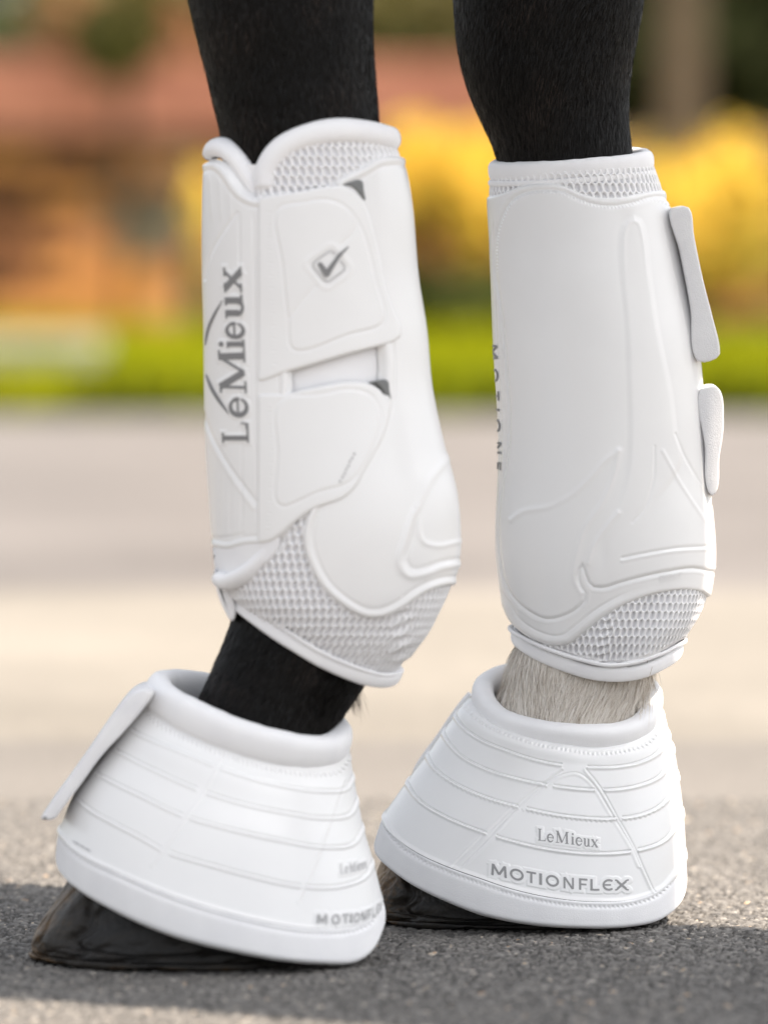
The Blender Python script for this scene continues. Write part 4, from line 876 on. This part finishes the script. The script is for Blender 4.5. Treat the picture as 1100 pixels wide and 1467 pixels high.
TR1 = Text(SERIF, [('L', 769.3, 781), ('e', 783, 792.5), ('M', 794, 814.5), ('i', 816.5, 822), ('e', 823.5, 833), ('u', 834, 844.5), ('x', 845, 855.5)], [(768, 1204.5), (856, 1215)], 17)
TR2 = Text(SANS, [('M', 703.5, 726), ('O', 730, 750), ('T', 753.5, 767.5), ('I', 771.5, 776), ('O', 781, 800), ('N', 806, 821), ('F', 828, 840), ('L', 844, 857), ('E', 861, 875), ('X', 877, 899)], [(703, 1254), (740, 1262), (775, 1268.5), (813, 1274), (850, 1276.5), (899, 1276)], 16.5)
BL_A, BL_B, BL_C, BL_D = BR[2], BR[3], BR[4], BR[5]
def seg_rel(px, py, line, h=.5, gaps=()):
    e = weld(px, py, line, h)
    for g0, g1 in gaps: e = e*np.where((px > g0) & (px < g1), 0, 1)
    return e
d1 = [(804, 1104), (770, 1128), (740, 1153), (700, 1190), (672, 1217), (647, 1243)]; d2 = [(662, 1241), (701, 1201), (740, 1160), (768, 1136), (790, 1118), (808, 1110), (826, 1108), (840, 1116), (853, 1131), (868, 1156), (886, 1186), (903, 1215), (914, 1240)]
d3 = [(839, 1104), (858, 1128), (883, 1172), (907, 1215), (920, 1245), (935, 1278)]
def rel_br(px, py, s, FR):
    e = seg_rel(px, py, BL_A, .7, [(805, 840)]) + seg_rel(px, py, BL_B, .7, [(783, 792), (851, 863)]) + seg_rel(px, py, BL_C, .7, [(742, 754), (882, 890)]) + seg_rel(px, py, BL_D, .75, [(697, 711), (902, 912)])
    for dd, hh in ((d1, .30), (d2, .32), (d3, .5)): e = e + np.where(py < 1300, weld(px, py, dd, hh, 2.), 0)
    e = e + stitches(px, py, BR[1], 6.5, .4, 1.6)*np.where(py > 0, 1, 1) + .35*MM*np.exp(-((seg_dist(px, py, smooth_line(BR[1], 5))[1]-5)/2.)**2)
    e = e + stitches(px, py, [(p[0], p[1]+4.5) for p in BR[4][1:-1]], 7, .25, 1.3)*(px < 960)
    e = e + np.where(FR, plaque(TR1, px, py, .32, 3.6)+plaque(TR2, px, py, .34, 4.6), 0)
    e = e + .7*MM*sstep(7, 0, s_hem(px, py))
    return e
hemline = smooth_line(BR[-1], 5)
def s_hem(px, py): return np.abs(seg_dist(px, py, hemline)[0])
allp = [(400, 900), (1100, 900), (1100, 1400), (400, 1400)]
grid_part('shell', SBR, phis(560, 80), 330, lambda px, py, a, b, FR: .0006+rel_br(px, py, None, FR), M['tpu'], br)
TR1.build('lettering', SBR, M['ink3'], br, .0011, .45); TR2.build('lettering', SBR, M['ink3'], br, .0011, .5)
def mix(a, b, k):
    """front trace between two traced rings: left end, right end, and rows by angle"""
    ra, rb = Ring(a[0], a[-1], 1, 3, front=a[1:-1]), Ring(b[0], b[-1], 1, 3, front=b[1:-1]); ph = np.linspace(0, math.pi, 41)
    y = crspline(ra.tr[0], ra.tr[1], ph)*(1-k)+crspline(rb.tr[0], rb.tr[1], ph)*k
    return a[0][0]*(1-k)+b[0][0]*k, a[-1][0]*(1-k)+b[-1][0]*k, ph, y
def hem(Y, top, bot, b, parent, seed, n=460):
    pr = [(0, .6, .6), (.08, 1.6, 1.2), (.3, 2.0, 1.6), (.7, 2.2, 1.6), (.92, 1.5, 1), (1., -2, -4), (.985, -9, -10), (.85, -13, -14)]
    rs = []
    for k, ex, bb in pr:
        xl, xr_, ph, y = mix(top, bot, k); rs.append(Ring((xl-ex, y[0]), (xr_+ex, y[-1]), b+bb+ex, Y, tr=(ph, y), bs=44))
    S = Surf(rs); topl = smooth_line([(x, y+7) for x, y in top], 5)
    def d(px, py, PH, VV, FR): return (stitches(px, py, topl, 6.5, .4, 1.5)-.00055*np.exp(-(seg_dist(px, py, topl)[0]/3.2)**2))*(VV < .6)+.00008*np.sin(PH*31+seed)*np.sin(VV*9)
    return grid_part('hem_binding', S, phis(n, 70), 70, d, M['foam'], parent), S
HB = [(536, 1216), (555, 1243), (591, 1269), (638, 1292), (685, 1310), (733, 1321), (778, 1327), (835, 1330), (891, 1329), (941, 1320), (967, 1303), (981, 1272)]
hem(YR, BR[-1], HB, 200, br, 1)
ring_roll('padded_collar', R_((691, 992), (934, 1000), 102, front=[(697, 1012), (720, 1034), (760, 1047), (800, 1053), (850, 1056), (893, 1051), (923, 1034)], bs=34), .0060, .0070, M['foam'], br, wob=.03)
grid_part('lining', Surf([Ring((704, 1000), (925, 1010), 84, YR, fs=34, bs=18), Ring((600, 1200), (940, 1230), 150, YR, fs=40, bs=18)]), np.linspace(0, 2*math.pi, 90, endpoint=False), 20, .0, M['foam'], br)
slab('strap', [(664, 1000), (672, 992), (680, 1000), (640, 1062), (600, 1110), (590, 1112), (592, 1104), (625, 1055)], YR+.045, .010, M['strap'], br, 4)
BLr = [
 [(211, 998), (230, 1021), (258, 1041), (337, 1073), (389, 1089), (444, 1095), (480, 1090), (499, 1066)],
 [(203, 1012), (225, 1036), (258, 1056), (337, 1089), (389, 1104), (450, 1111), (485, 1106), (501, 1088)],
 [(183, 1040), (195, 1049), (225, 1063), (258, 1076), (305, 1096), (389, 1122), (471, 1133), (495, 1129), (505, 1112)],
 [(160, 1070), (179, 1081), (231, 1107), (283, 1130), (337, 1148), (416, 1165), (465, 1171), (500, 1166), (511, 1145)],
 [(134, 1103), (155, 1116), (204, 1140), (258, 1166), (337, 1189), (416, 1206), (463, 1213), (505, 1208), (519, 1185)],
 [(108, 1140), (127, 1157), (163, 1178), (201, 1198), (236, 1218), (300, 1238), (355, 1253), (431, 1269), (491, 1268), (522, 1255), (533, 1235)],
 [(85, 1192), (105, 1216), (176, 1253), (258, 1287), (337, 1311), (400, 1325), (450, 1331), (500, 1329), (532, 1316), (547, 1290)]]
bl, SBL = bell(YL, BLr, 112, 205, 'nearer white bell boot with raised front strap on the leaning leg', (unproj(320, 1200, YL)[0], YL, .01))
TL1 = Text(SERIF, [('L', 485, 491), ('e', 492, 497), ('M', 498, 507), ('i', 508, 510.5), ('e', 511, 515), ('u', 515.5, 519), ('x', 519.5, 522.5)], [(484, 1253), (505, 1250), (523, 1244)], 14.5)
TL2 = Text(SANS, [('M', 452, 467), ('O', 473, 485), ('T', 488, 497), ('I', 499, 501.5), ('O', 504, 512), ('N', 515, 521), ('F', 523.5, 528), ('L', 530, 534), ('E', 535.5, 538.5), ('X', 539.5, 543)], [(452, 1324), (485, 1325), (512, 1322), (528, 1317), (543, 1306)], 14.5)
e1 = [(318, 1092), (300, 1130), (276, 1165), (248, 1205), (222, 1240)]; e2 = [(493, 1120), (482, 1150), (470, 1190), (455, 1232), (430, 1292)]
def rel_bl(px, py, FR):
    e = seg_rel(px, py, BLr[2], .6, [(306, 314)]) + seg_rel(px, py, BLr[3], .6, [(283, 296)]) + seg_rel(px, py, BLr[4], .6, [(262, 272)]) + seg_rel(px, py, BLr[5], .6, [(232, 244), (430, 436)])
    e = e*sstep(0, 14, px-np.interp(py, [1000, 1040, 1070, 1103, 1140, 1192], [209, 183, 160, 134, 108, 86]))
    for dd in (e1, e2): e = e + weld(px, py, dd, .28, 2.5)
    e = e + stitches(px, py, BLr[1], 7, .55, 1.8) + ridge(px, py, [(x, y-1) for x, y in BLr[-1]], .7, 3.)*(1-.75*sstep(440, 470, px))
    e = e + np.where(FR, plaque(TL1, px, py, .25, 3.5)+plaque(TL2, px, py, .25, 4), 0)
    return e
grid_part('shell', SBL, phis(420, 80), 260, lambda px, py, a, b, FR: .0006+rel_bl(px, py, FR), M['tpu'], bl)
TL1.build('lettering', SBL, M['ink2'], bl, .0011, .5); TL2.build('lettering', SBL, M['ink2'], bl, .0016, .5)
HBL = [(82, 1236), (95, 1261), (149, 1298), (204, 1325), (258, 1345), (355, 1368), (409, 1377), (464, 1381), (508, 1379), (533, 1363), (546, 1338), (551, 1312)]
hem(YL, BLr[-1], HBL, 208, bl, 5, 380)
ring_roll('padded_collar', L_((226, 990), (486, 1058), 108, front=[(240, 1007), (270, 1024), (337, 1053), (389, 1069), (440, 1078), (470, 1076)], bs=22), .0068, .0092, M['foam'], bl, wob=.03)
grid_part('lining', Surf([Ring((236, 1000), (478, 1066), 88, YL, fs=24, bs=12), Ring((160, 1200), (500, 1270), 150, YL, fs=30, bs=14)]), np.linspace(0, 2*math.pi, 90, endpoint=False), 20, .0, M['foam'], bl)
sp_ = slab('strap', [(224, 986), (212, 981), (200, 983), (188, 990), (172, 1008), (152, 1036), (122, 1080), (95, 1118), (74, 1147), (66, 1160), (62, 1166), (72, 1169), (84, 1166), (92, 1155), (120, 1118), (149, 1078), (182, 1042), (212, 1006)], YL-.004, .027, M['strap'], bl, 6)
sm = [(108+i*2.6, 1206+i*1.55) for i in range(10)]
sdf_mesh('small_print', SBL, (104, 138, 1200, 1226), .5, lambda x, y: np.max([.9+.4*((i*7) % 3)/2-np.hypot((x-a)*.9, (y-b)) for i, (a, b) in enumerate(sm)], axis=0), M['ink2'], bl, .0011)
